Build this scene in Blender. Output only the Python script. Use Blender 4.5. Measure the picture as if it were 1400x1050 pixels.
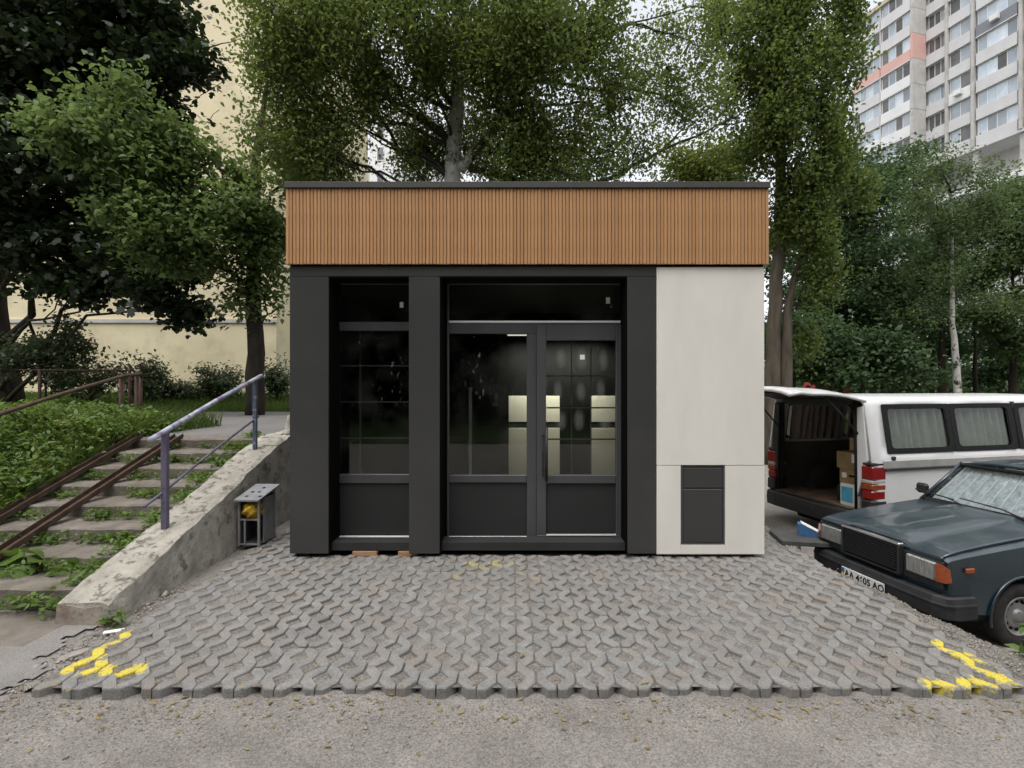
import bpy, bmesh, math, random
import numpy as np
from mathutils import Vector, Matrix
R = math.radians
for o in list(bpy.data.objects): bpy.data.objects.remove(o)
S = bpy.context.scene
COL = S.collection
# ------------------------------------------------------------------ camera
F, CX, HY, H = 690.0, 700.0, 530.0, 1.65      # focal length in photo pixels, centre, horizon row, eye height
cam = bpy.data.cameras.new('camera'); camo = bpy.data.objects.new('camera', cam); COL.objects.link(camo)
camo.location = (0, 0, H); camo.rotation_euler = (R(90), 0, 0)
cam.sensor_width = 36; cam.lens = F/1400*36; cam.shift_y = 5/1400; cam.clip_start = .05; cam.clip_end = 2000
S.camera = camo
# ------------------------------------------------------------------ sky and sun (bright overcast)
SUN_EL, SUN_AZ = 70, 205                       # azimuth clockwise from +Y: behind the camera, a little left
w = bpy.data.worlds.new('World'); S.world = w; w.use_nodes = True
nt = w.node_tree; nt.nodes.clear()
sky = nt.nodes.new('ShaderNodeTexSky'); sky.sky_type = 'NISHITA'; sky.sun_disc = False
sky.sun_elevation = R(SUN_EL); sky.sun_rotation = R(SUN_AZ); sky.air_density = 1.0; sky.dust_density = 3.5; sky.ozone_density = 1.0
hs = nt.nodes.new('ShaderNodeHueSaturation'); hs.inputs['Saturation'].default_value = .2; hs.inputs['Value'].default_value = 2.6
bg = nt.nodes.new('ShaderNodeBackground'); bg.inputs['Strength'].default_value = .15
wo = nt.nodes.new('ShaderNodeOutputWorld')
nt.links.new(sky.outputs[0], hs.inputs['Color']); nt.links.new(hs.outputs[0], bg.inputs[0]); nt.links.new(bg.outputs[0], wo.inputs[0])
sl = bpy.data.lights.new('sun', 'SUN'); sl.energy = .55; sl.angle = R(25); sl.color = (1, .95, .87)
so = bpy.data.objects.new('sun', sl); COL.objects.link(so)
sd = Vector((math.sin(R(SUN_AZ))*math.cos(R(SUN_EL)), math.cos(R(SUN_AZ))*math.cos(R(SUN_EL)), math.sin(R(SUN_EL))))
so.rotation_euler = sd.to_track_quat('Z', 'Y').to_euler(); so.location = (0, -5, 20)
S.view_settings.view_transform = 'Standard'; S.view_settings.look = 'None'; S.view_settings.gamma = 1
S.view_settings.use_curve_mapping = False; S.view_settings.exposure = -0.2
S.render.engine = 'CYCLES'
rng = np.random.default_rng(7); random.seed(7)
# ------------------------------------------------------------------ helpers
def P(px, py, d): return Vector(((px-CX)/F*d, d, H-(py-HY)/F*d))
def tag(o, label=None, cat=None, group=None, kind=None):
    if label: o['label'] = label
    if cat: o['category'] = cat
    if group: o['group'] = group
    if kind: o['kind'] = kind
    return o
def empty(name, loc=(0,0,0), rz=0, sc=1):
    o = bpy.data.objects.new(name, None); COL.objects.link(o)
    o.location = loc; o.rotation_euler = (0,0,rz); o.scale = (sc,sc,sc); o.empty_display_size = .1
    return o
def link(name, me, mat, parent=None, smooth=False, loc=None):
    if mat is not None and not me.materials: me.materials.append(mat)
    if smooth:
        me.polygons.foreach_set('use_smooth', [True]*len(me.polygons))
    o = bpy.data.objects.new(name, me); COL.objects.link(o)
    if parent: o.parent = parent
    if loc is not None: o.location = loc
    return o
def smoothst(a, b, x):
    t = np.clip((x-a)/(b-a), 0, 1); return t*t*(3-2*t)
class MB:
    def __init__(s): s.v = []; s.f = []
    def add(s, vs, fs):
        n = len(s.v); s.v += [tuple(p) for p in vs]; s.f += [tuple(i+n for i in f) for f in fs]; return s
    def box(s, x0, x1, y0, y1, z0, z1, M=None, b=0):
        if b > 0:   # chamfered box
            vs = []; 
            for ax in range(3):
                for sg in (0,1):
                    for (p,q) in ((0,0),(1,0),(1,1),(0,1)):
                        c = [[x0,x1],[y0,y1],[z0,z1]]; v = [0,0,0]
                        v[ax] = c[ax][sg]; a2, a3 = (ax+1)%3, (ax+2)%3
                        v[a2] = c[a2][p] + (b if p==0 else -b); v[a3] = c[a3][q] + (b if q==0 else -b)
                        vs.append(v)
            bm = bmesh.new()
            for v in vs: bm.verts.new(v)
            r = bmesh.ops.convex_hull(bm, input=bm.verts); bm.verts.ensure_lookup_table(); bm.verts.index_update()
            bmesh.ops.dissolve_limit(bm, angle_limit=.01, verts=bm.verts, edges=bm.edges); bm.verts.index_update()
            vv = [v.co.copy() for v in bm.verts]; ff = [[v.index for v in f.verts] for f in bm.faces]; bm.free()
        else:
            vv = [Vector(p) for p in ((x0,y0,z0),(x1,y0,z0),(x1,y1,z0),(x0,y1,z0),(x0,y0,z1),(x1,y0,z1),(x1,y1,z1),(x0,y1,z1))]
            ff = [(0,3,2,1),(4,5,6,7),(0,1,5,4),(1,2,6,5),(2,3,7,6),(3,0,4,7)]
        if M is not None: vv = [M @ p for p in vv]
        return s.add(vv, ff)
    def prism(s, poly, y0, y1, axis=1):
        # poly in the two other axes, extruded along axis (1: poly = (x,z); 2: poly = (x,y); 0: poly = (y,z))
        n = len(poly); vs = []
        for t in (y0, y1):
            for a, b in poly:
                vs.append((a,t,b) if axis==1 else ((a,b,t) if axis==2 else (t,a,b)))
        fs = [tuple(range(n)), tuple(range(2*n-1, n-1, -1))] + [(i, i+n, (i+1)%n+n, (i+1)%n) for i in range(n)]
        return s.add(vs, fs)
    def tube(s, pts, r, n=8, cap=True):
        pts = [Vector(p) for p in pts]; rs = r if isinstance(r,(list,tuple)) else [r]*len(pts)
        base = len(s.v); up = None
        for i, p in enumerate(pts):
            t = (pts[min(i+1,len(pts)-1)] - pts[max(i-1,0)]).normalized()
            if up is None: up = Vector((0,0,1)) if abs(t.z) < .9 else Vector((0,1,0))
            a = t.cross(up).normalized(); up = a.cross(t).normalized()
            for k in range(n):
                q = 2*math.pi*k/n; s.v.append(tuple(p + (a*math.cos(q) + up*math.sin(q))*rs[i]))
        for i in range(len(pts)-1):
            for k in range(n):
                a0 = base+i*n+k; a1 = base+i*n+(k+1)%n
                s.f.append((a0, a1, a1+n, a0+n))
        if cap:
            s.f.append(tuple(base+k for k in range(n))[::-1]); s.f.append(tuple(base+(len(pts)-1)*n+k for k in range(n)))
        return s
    def lathe(s, prof, M, n=28):   # prof (r, h) around local z
        base = len(s.v)
        for r, h in prof:
            for k in range(n):
                q = 2*math.pi*k/n; s.v.append(tuple(M @ Vector((r*math.cos(q), r*math.sin(q), h))))
        for i in range(len(prof)-1):
            for k in range(n):
                a0 = base+i*n+k; a1 = base+i*n+(k+1)%n
                s.f.append((a0, a1, a1+n, a0+n))
        return s
    def grid(s, fn, us, vs):
        base = len(s.v); nv = len(vs)
        for u in us:
            for v in vs: s.v.append(tuple(fn(u, v)))
        for i in range(len(us)-1):
            for j in range(nv-1):
                a = base+i*nv+j; s.f.append((a, a+1, a+nv+1, a+nv))
        return s
    def mesh(s, name='m'):
        me = bpy.data.meshes.new(name); me.from_pydata(s.v, [], s.f); me.update()
        bm = bmesh.new(); bm.from_mesh(me); bmesh.ops.recalc_face_normals(bm, faces=bm.faces); bm.to_mesh(me); bm.free()
        return me
    def build(s, name, mat, parent=None, smooth=False, bevel=0, solid=0, sub=0):
        o = link(name, s.mesh(name), mat, parent, smooth)
        if sub: m = o.modifiers.new('s', 'SUBSURF'); m.levels = m.render_levels = sub
        if solid: m = o.modifiers.new('t', 'SOLIDIFY'); m.thickness = solid; m.offset = 0
        if bevel:
            m = o.modifiers.new('b', 'BEVEL'); m.width = bevel; m.segments = 2; m.limit_method = 'ANGLE'; m.angle_limit = R(30)
        return o
def npmesh(name, V, Q):
    V = np.asarray(V, np.float32); Q = np.asarray(Q, np.int32); k = Q.shape[1]
    me = bpy.data.meshes.new(name); me.vertices.add(len(V)); me.vertices.foreach_set('co', V.ravel())
    me.loops.add(Q.size); me.loops.foreach_set('vertex_index', Q.ravel())
    me.polygons.add(len(Q)); me.polygons.foreach_set('loop_start', np.arange(0, Q.size, k, dtype=np.int32))
    me.polygons.foreach_set('loop_total', np.full(len(Q), k, np.int32)); me.update(calc_edges=True)
    return me
# ------------------------------------------------------------------ materials
def N(nt, t, **kw):
    n = nt.nodes.new(t)
    for k, v in kw.items():
        if k in n.inputs: n.inputs[k].default_value = v
        else: setattr(n, k, v)
    return n
def mat(name, c1, c2=None, scale=8, rough=.7, bump=0, bscale=60, spec=.4, metal=0, detail=6, rand=0, coord='Object', speck=None, bdist=.01, rr=0, stretch=None, c3=None, s3=1.2, t3=(.5,.62), coat=0):
    m = bpy.data.materials.new(name); m.use_nodes = True; nt = m.node_tree; L = nt.links.new
    b = nt.nodes['Principled BSDF']; b.inputs['Roughness'].default_value = rough; b.inputs['Metallic'].default_value = metal
    b.inputs['Specular IOR Level'].default_value = spec; b.inputs['Coat Weight'].default_value = coat
    tc = N(nt, 'ShaderNodeTexCoord'); vec = tc.outputs[coord] if coord != 'World' else N(nt, 'ShaderNodeNewGeometry').outputs['Position']
    if stretch:
        mp = N(nt, 'ShaderNodeMapping'); mp.inputs['Scale'].default_value = stretch; L(vec, mp.inputs[0]); vec = mp.outputs[0]
    col = None
    if c2 is not None:
        n = N(nt, 'ShaderNodeTexNoise', Scale=scale, Detail=detail, Roughness=.6); L(vec, n.inputs['Vector'])
        r = N(nt, 'ShaderNodeValToRGB'); r.color_ramp.elements[0].position = .3; r.color_ramp.elements[1].position = .7
        r.color_ramp.elements[0].color = (*c1,1); r.color_ramp.elements[1].color = (*c2,1)
        L(n.outputs[0], r.inputs[0]); col = r.outputs[0]
        if rr:
            mr = N(nt, 'ShaderNodeMapRange'); mr.inputs[3].default_value = rough-rr; mr.inputs[4].default_value = rough+rr
            L(n.outputs[0], mr.inputs[0]); L(mr.outputs[0], b.inputs['Roughness'])
    else:
        rgb = N(nt, 'ShaderNodeRGB'); rgb.outputs[0].default_value = (*c1,1); col = rgb.outputs[0]
    if c3 is not None:
        n3 = N(nt, 'ShaderNodeTexNoise', Scale=s3, Detail=8, Roughness=.65); L(vec, n3.inputs['Vector'])
        mr = N(nt, 'ShaderNodeMapRange'); mr.inputs[1].default_value = t3[0]; mr.inputs[2].default_value = t3[1]; L(n3.outputs[0], mr.inputs[0])
        mx = N(nt, 'ShaderNodeMix', data_type='RGBA'); mx.inputs[7].default_value = (*c3,1)
        L(mr.outputs[0], mx.inputs[0]); L(col, mx.inputs[6]); col = mx.outputs[2]
    if speck:
        vo = N(nt, 'ShaderNodeTexVoronoi', Scale=speck[0]); L(vec, vo.inputs['Vector'])
        wn = N(nt, 'ShaderNodeMapRange'); wn.inputs[1].default_value = 0; wn.inputs[2].default_value = 1
        wn.inputs[3].default_value = 1-speck[1]; wn.inputs[4].default_value = 1+speck[1]
        sx = N(nt, 'ShaderNodeSeparateColor'); L(vo.outputs['Color'], sx.inputs[0]); L(sx.outputs[0], wn.inputs[0])
        mx = N(nt, 'ShaderNodeVectorMath', operation='SCALE'); L(col, mx.inputs[0]); L(wn.outputs[0], mx.inputs['Scale']); col = mx.outputs[0]
    if rand:
        oi = N(nt, 'ShaderNodeObjectInfo'); mr = N(nt, 'ShaderNodeMapRange'); mr.inputs[3].default_value = 1-rand; mr.inputs[4].default_value = 1+rand
        L(oi.outputs['Random'], mr.inputs[0])
        mx = N(nt, 'ShaderNodeVectorMath', operation='SCALE'); L(col, mx.inputs[0]); L(mr.outputs[0], mx.inputs['Scale']); col = mx.outputs[0]
    L(col, b.inputs['Base Color'])
    if bump:
        n2 = N(nt, 'ShaderNodeTexNoise', Scale=bscale, Detail=5, Roughness=.7); L(vec, n2.inputs['Vector'])
        bp = N(nt, 'ShaderNodeBump', Strength=bump, Distance=bdist); L(n2.outputs[0], bp.inputs['Height']); L(bp.outputs[0], b.inputs['Normal'])
    m['out'] = 1
    return m
def leafmat(name, ca, cb, trans=.35, rough=.45):
    m = bpy.data.materials.new(name); m.use_nodes = True; nt = m.node_tree; nt.nodes.clear(); L = nt.links.new
    g = N(nt, 'ShaderNodeNewGeometry'); r = N(nt, 'ShaderNodeValToRGB')
    r.color_ramp.elements[0].color = (*ca,1); r.color_ramp.elements[1].color = (*cb,1)
    tc = N(nt, 'ShaderNodeTexCoord'); no = N(nt, 'ShaderNodeTexNoise', Scale=.9, Detail=2); L(tc.outputs['Object'], no.inputs['Vector'])
    ad = N(nt, 'ShaderNodeMath', operation='MULTIPLY_ADD'); ad.inputs[1].default_value = .5
    s2 = N(nt, 'ShaderNodeMath', operation='MULTIPLY_ADD'); s2.inputs[1].default_value = 1.0; s2.inputs[2].default_value = -.25
    L(no.outputs[0], s2.inputs[0]); L(g.outputs['Random Per Island'], ad.inputs[0]); L(s2.outputs[0], ad.inputs[2]); L(ad.outputs[0], r.inputs[0])
    d = N(nt, 'ShaderNodeBsdfPrincipled'); d.inputs['Roughness'].default_value = rough; d.inputs['Specular IOR Level'].default_value = .35; L(r.outputs[0], d.inputs['Base Color'])
    t = N(nt, 'ShaderNodeBsdfTranslucent')
    hv = N(nt, 'ShaderNodeHueSaturation'); hv.inputs['Hue'].default_value = .485; hv.inputs['Saturation'].default_value = 1.1; hv.inputs['Value'].default_value = 1.3
    L(r.outputs[0], hv.inputs['Color']); L(hv.outputs[0], t.inputs[0])
    mx = N(nt, 'ShaderNodeMixShader'); mx.inputs[0].default_value = trans
    o = N(nt, 'ShaderNodeOutputMaterial'); L(d.outputs[0], mx.inputs[1]); L(t.outputs[0], mx.inputs[2]); L(mx.outputs[0], o.inputs[0])
    return m
def glassmat(name, tint=(.9,.92,.9), refl=1.0, rough=.0, dirt=0.0, blotch=None):
    m = bpy.data.materials.new(name); m.use_nodes = True; nt = m.node_tree; nt.nodes.clear(); L = nt.links.new
    t = N(nt, 'ShaderNodeBsdfTransparent'); t.inputs[0].default_value = (*tint,1)
    g = N(nt, 'ShaderNodeBsdfGlossy'); g.inputs['Roughness'].default_value = rough; g.inputs[0].default_value = (refl,refl,refl,1)
    fr = N(nt, 'ShaderNodeFresnel'); gg = N(nt, 'ShaderNodeNewGeometry'); io = N(nt, 'ShaderNodeMapRange'); io.inputs[3].default_value = 1.5; io.inputs[4].default_value = 1/1.5; L(gg.outputs['Backfacing'], io.inputs[0]); L(io.outputs[0], fr.inputs[0])   # same mirror share on both sides of the sheet
    mx = N(nt, 'ShaderNodeMixShader'); L(fr.outputs[0], mx.inputs[0]); L(t.outputs[0], mx.inputs[1]); L(g.outputs[0], mx.inputs[2])
    out = mx.outputs[0]
    if dirt:
        tc = N(nt, 'ShaderNodeTexCoord'); n = N(nt, 'ShaderNodeTexNoise', Scale=3.5, Detail=6); L(tc.outputs['Object'], n.inputs[0])
        mr = N(nt, 'ShaderNodeMapRange'); mr.inputs[1].default_value = .45; mr.inputs[2].default_value = .8; mr.inputs[3].default_value = .0; mr.inputs[4].default_value = dirt
        L(n.outputs[0], mr.inputs[0]); d = N(nt, 'ShaderNodeBsdfDiffuse'); d.inputs[0].default_value = (.45,.44,.4,1)
        m2 = N(nt, 'ShaderNodeMixShader'); L(mr.outputs[0], m2.inputs[0]); L(out, m2.inputs[1]); L(d.outputs[0], m2.inputs[2]); out = m2.outputs[0]
    o = N(nt, 'ShaderNodeOutputMaterial'); L(out, o.inputs[0])
    return m
M = {}
M['asphalt'] = mat('dusty_asphalt', (.222,.204,.184), (.302,.281,.255), 2.4, .92, .8, 75, .2, speck=(130,.3), c3=(.205,.19,.172), s3=1.1, t3=(.5,.68), bdist=.02)
M['road'] = mat('grey_asphalt', (.2,.188,.176), (.26,.246,.23), 2.2, .92, .8, 110, .25, speck=(170,.2), bdist=.01)
M['path'] = mat('path_asphalt', (.15,.145,.14), (.2,.19,.18), 1.0, .95, .4, 80, .2)
M['bed'] = mat('gravel_bed', (.18,.164,.148), (.28,.258,.23), 9, .95, 1.0, 120, .2, speck=(120,.35), bdist=.015)
M['soil'] = mat('weedy_soil', (.05,.06,.03), (.12,.1,.06), 3, .95, .8, 40, .2)
M['lawn'] = mat('lawn_soil', (.03,.05,.015), (.06,.085,.025), 1.5, .95, .8, 60, .2)
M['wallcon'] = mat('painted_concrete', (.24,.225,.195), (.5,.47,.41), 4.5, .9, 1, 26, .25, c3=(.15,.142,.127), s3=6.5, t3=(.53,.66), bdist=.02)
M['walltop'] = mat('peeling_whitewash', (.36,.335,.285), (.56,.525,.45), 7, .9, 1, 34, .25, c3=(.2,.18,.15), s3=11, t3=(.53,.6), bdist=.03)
M['step'] = mat('worn_step_concrete', (.14,.122,.103), (.265,.235,.2), 6, .95, .9, 45, .2, c3=(.11,.1,.07), s3=3, t3=(.52,.68), bdist=.015)
M['kerb'] = mat('kerb_stone', (.2,.19,.17), (.3,.28,.25), 5, .9, .5, 50)
M['slat'] = mat('timber_slat', (.40,.207,.09), (.51,.282,.132), 9, .55, .15, 90, .35, rand=.09, stretch=(3,3,.35))
M['slatback'] = mat('slat_backing', (.26,.13,.055))
M['char'] = mat('charcoal_panel', (.040,.040,.0395), (.049,.049,.048), 1.2, .36, .05, 300, .5, rr=.06, c3=(.055,.053,.05), s3=2.5, t3=(.5,.85))
M['frame'] = mat('anthracite_frame', (.060,.060,.063), (.076,.076,.080), 6, .38, .06, 220, .5, stretch=(1,1,.3))
M['infill'] = mat('dark_infill_panel', (.024,.024,.0245), (.029,.029,.0295), 2, .45, .03, 300, .4)
M['black'] = mat('matt_black', (.006,.006,.006), rough=.8, spec=.1)
M['reveal'] = mat('black_reveal', (.004,.004,.004), rough=.9, spec=.05)
M['cap'] = mat('roof_edge_metal', (.055,.053,.05), (.075,.07,.066), 3, .6, spec=.4)
M['white'] = mat('off_white_panel', (.70,.665,.605), (.79,.755,.695), 1.6, .6, .08, 160, .3, stretch=(1.6,1,.5), detail=4)
M['trim'] = mat('bright_trim', (.8,.8,.78), rough=.35)
M['cream'] = None
M['stickers'] = mat('paper_sticker', (.85,.84,.8), rough=.6)
M['glass'] = glassmat('window_glass', (.80,.83,.80), 1.0, 0, .03)
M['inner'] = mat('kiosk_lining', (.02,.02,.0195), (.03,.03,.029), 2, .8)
M['wood'] = mat('wood_block', (.32,.17,.08), (.45,.27,.14), 12, .8, .3, 60, stretch=(.4,3,3))
M['bark_d'] = mat('dark_bark', (.025,.02,.016), (.06,.05,.04), 7, .95, 1, 22, .15, stretch=(1,1,.25), bdist=.03)
M['bark_p'] = mat('poplar_bark', (.06,.05,.038), (.16,.135,.105), 6, .95, 1, 18, .15, stretch=(1,1,.2), bdist=.03)
M['bark_b'] = mat('birch_bark', (.4,.39,.36), (.62,.6,.56), 5, .85, .5, 30, .2, c3=(.045,.04,.035), s3=3.2, t3=(.52,.6), stretch=(1,1,.8))
M['tw'] = mat('twig_bark', (.035,.03,.022), (.07,.06,.045), 9, .9, spec=.15)
M['lf_birch'] = leafmat('birch_leaf', (.08,.12,.032), (.175,.23,.07), 0.52)
M['lf_lime'] = leafmat('lime_leaf', (.08,.13,.042), (.18,.25,.09), 0.46)
M['lf_maple'] = leafmat('shaded_maple_leaf', (.012,.022,.009), (.035,.055,.02), .22)  # the crown's deep shade is put into this near-black leaf colour
M['lf_poplar'] = leafmat('poplar_leaf', (.068,.105,.028), (.155,.21,.058), 0.5)
M['lf_dark'] = leafmat('dark_linden_leaf', (.04,.077,.032), (.092,.145,.062), 0.4)
M['lf_mid'] = leafmat('mid_green_leaf', (.06,.10,.038), (.13,.185,.072), 0.44)
M['lf_bright'] = leafmat('bright_leaf', (.075,.11,.02), (.16,.2,.05), .4)
M['lf_shrub'] = leafmat('shrub_leaf', (.05,.075,.04), (.11,.145,.07), 0.38)
M['lf_weed'] = leafmat('weed_leaf', (.05,.105,.022), (.20,.29,.075), .42)
M['lf_dry'] = leafmat('dry_leaf', (.18,.13,.05), (.35,.28,.13), .2)
M['yellow'] = mat('cream_render', (.68,.585,.385), (.77,.68,.475), .35, .9, .25, 12, .2, c3=(.53,.455,.31), s3=.5, t3=(.5,.7))
M['yellow2'] = mat('shaded_cream_and_beige', (.45,.4,.3), (.52,.46,.35), .5, .9)  # cream with the recessed wing's shade in its colour; plain beige elsewhere
M['conc'] = mat('tower_concrete', (.44,.425,.405), (.54,.52,.49), 1.3, .9, .2, 8, c3=(.36,.345,.32), s3=.9, t3=(.5,.7))
M['conc2'] = mat('tower_panel', (.56,.55,.55), (.63,.62,.62), .8, .9)
M['tower_w'] = mat('tower_white_panel', (.68,.68,.68), (.76,.76,.75), .8, .9)
M['pink'] = mat('pink_panel', (.6,.36,.31), (.66,.42,.37), 1, .8)
M['greyp'] = mat('grey_blue_panel', (.2,.21,.23), rough=.7)
M['winframe'] = mat('white_window_frame', (.7,.7,.69), rough=.5)
M['tpane'] = mat('sky_lit_pane', (.3,.35,.4), (.48,.53,.58), .9, .05, spec=1.0, rand=.5)  # reflected sky is put into the pale blue-grey pane colour
M['tdark'] = mat('dark_pane', (.07,.07,.075), (.16,.155,.15), .9, .15, spec=.6, rand=.4)
M['rust'] = mat('rusty_steel', (.05,.032,.024), (.12,.075,.055), 10, .85, .5, 60, .3)
M['railb'] = mat('flaking_blue_paint', (.07,.095,.15), (.12,.15,.22), 6, .6, .4, 50, .3, c3=(.3,.3,.33), s3=14, t3=(.55,.6))
M['railp'] = mat('flaking_purple_paint', (.10,.088,.135), (.16,.14,.2), 7, .6, .4, 50, .3, c3=(.09,.06,.05), s3=9, t3=(.55,.62))
M['railt'] = mat('worn_bare_paint', (.2,.23,.38), (.55,.55,.56), 9, .6, .4, 50, .3, c3=(.22,.17,.27), s3=7, t3=(.5,.56))
M['binm'] = mat('galvanised_bin_steel', (.22,.225,.235), (.33,.335,.345), 9, .55, .15, 60, .5, metal=.3)
M['bind'] = mat('bin_dark_steel', (.06,.062,.062), (.1,.1,.1), 7, .7)
M['bag'] = mat('yellow_plastic_bag', (.62,.36,.02), (.8,.52,.04), 14, .35, .9, 25, .5, bdist=.03)
M['vanw'] = mat('white_van_paint', (.66,.66,.65), (.74,.74,.735), 1.4, .32, .02, 200, .5, coat=.3)
M['vang'] = mat('grey_dirty_band', (.3,.295,.28), (.4,.39,.37), 5, .6)
M['plas'] = mat('black_plastic', (.014,.014,.015), (.03,.03,.031), 9, .55, .1, 120, .4)
M['rubber'] = mat('black_rubber', (.008,.008,.008), (.016,.016,.016), 20, .75, .2, 90, .25)
M['tyre'] = mat('tyre_rubber', (.016,.016,.016), (.04,.037,.034), 14, .85, .4, 60, .25)
M['rim'] = mat('steel_rim', (.2,.2,.2), (.32,.315,.31), 8, .45, .1, 60, .5, metal=.6)
M['lada'] = mat('dusty_dark_teal_paint', (.005,.018,.026), (.008,.025,.034), 60, .3, .06, 260, .5, coat=.6)
def dusty(m):     # dust, with sky sheen painted into its blue-grey, on faces that look up
    nt = m.node_tree; L = nt.links.new; b = nt.nodes['Principled BSDF']; src = b.inputs['Base Color'].links[0].from_socket
    g = N(nt,'ShaderNodeNewGeometry'); sp = N(nt,'ShaderNodeSeparateXYZ'); L(g.outputs['True Normal'], sp.inputs[0]); up = N(nt,'ShaderNodeMapRange'); up.inputs[1].default_value = .55; up.inputs[2].default_value = .95; L(sp.outputs[2], up.inputs[0])
    tc = N(nt,'ShaderNodeTexCoord'); no = N(nt,'ShaderNodeTexNoise', Scale=120, Detail=4); n2 = N(nt,'ShaderNodeTexNoise', Scale=3.5, Detail=4); L(tc.outputs['Object'], no.inputs[0]); L(tc.outputs['Object'], n2.inputs[0])
    a = N(nt,'ShaderNodeMapRange'); a.inputs[1].default_value = .25; a.inputs[2].default_value = .72; L(no.outputs[0], a.inputs[0])
    c = N(nt,'ShaderNodeMapRange'); c.inputs[1].default_value = .3; c.inputs[2].default_value = .65; c.inputs[3].default_value = .25; c.inputs[4].default_value = .8; L(n2.outputs[0], c.inputs[0])
    m1 = N(nt,'ShaderNodeMath', operation='MULTIPLY'); m2 = N(nt,'ShaderNodeMath', operation='MULTIPLY'); L(a.outputs[0], m1.inputs[0]); L(c.outputs[0], m1.inputs[1]); L(m1.outputs[0], m2.inputs[0]); L(up.outputs[0], m2.inputs[1])
    mx = N(nt,'ShaderNodeMix', data_type='RGBA'); mx.inputs[7].default_value = (.10,.115,.125,1); L(m2.outputs[0], mx.inputs[0]); L(src, mx.inputs[6]); L(mx.outputs[2], b.inputs['Base Color'])
    r = N(nt,'ShaderNodeMapRange'); r.inputs[3].default_value = .26; r.inputs[4].default_value = .6; L(m2.outputs[0], r.inputs[0]); L(r.outputs[0], b.inputs['Roughness'])
dusty(M['lada'])
M['chrome'] = mat('chrome', (.6,.6,.6), rough=.25, metal=1)
M['lamp'] = mat('headlamp_glass', (.2,.2,.19), (.42,.42,.4), 14, .1, .6, 60, .9, metal=.55, stretch=(.1,4,.6), coat=1)
M['amber'] = mat('amber_lens', (.22,.045,.012), (.33,.07,.018), 30, .2, spec=.7)
M['red'] = mat('red_lens', (.20,.009,.01), (.28,.014,.014), 30, .18, spec=.7)
M['clear'] = mat('smoky_clear_lens', (.45,.38,.36), rough=.2)
M['plate'] = mat('number_plate_white', (.68,.68,.65), rough=.5)
M['pblue'] = mat('plate_blue', (.03,.12,.45), rough=.5)
M['pyel'] = mat('plate_yellow', (.75,.58,.03), rough=.5)
M['foil'] = mat('silver_foil_sunshade', (.42,.46,.48), (.86,.89,.9), 22, .3, 1.0, 30, .7, metal=.15, bdist=.05)
M['carglass'] = glassmat('car_glass', (.93,.95,.955), 1, 0, .04)
M['vanglass'] = glassmat('van_glass', (.62,.66,.62), 1, 0, .06)
M['curtain'] = mat('grey_green_curtain', (.22,.235,.205), (.33,.345,.3), 6, .9)
M['curtain2'] = mat('dusky_curtain', (.22,.18,.17), (.3,.25,.23), 6, .9)
M['vinner'] = mat('van_lining', (.035,.033,.03), (.06,.056,.05), 4, .85)
M['vpanel'] = mat('van_side_lining', (.09,.085,.07), (.13,.12,.1), 3, .85)
M['ply'] = mat('worn_plywood', (.12,.075,.045), (.22,.15,.1), 6, .8, .3, 40)
M['card'] = mat('cardboard', (.36,.24,.14), (.46,.32,.2), 5, .85, .1, 60)
M['cardd'] = mat('brown_cardboard', (.22,.15,.07), (.32,.22,.11), 5, .85, .1, 60)
M['boxblue'] = mat('blue_print', (.06,.34,.55), (.12,.45,.66), 9, .6)
M['boxwhite'] = mat('white_card', (.68,.7,.7), (.76,.77,.77), 6, .6)
M['blue2'] = mat('printed_blue_box', (.03,.11,.26), (.08,.2,.38), 18, .5)
M['slabd'] = mat('dark_slab', (.05,.05,.048), (.09,.09,.085), 6, .8, .3, 50)
M['redp'] = mat('faded_red_paint', (.3,.03,.02), (.4,.06,.04), 4, .7)
M['stone'] = mat('small_stone', (.2,.18,.16), (.36,.33,.3), 9, .9, .5, 40, rand=.25)
M['dgrass'] = leafmat('grass_blade', (.05,.095,.02), (.12,.18,.045), .4)
M['film'] = mat('cream_cabinet', (.66,.62,.52), (.72,.68,.58), 2, .6)
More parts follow.
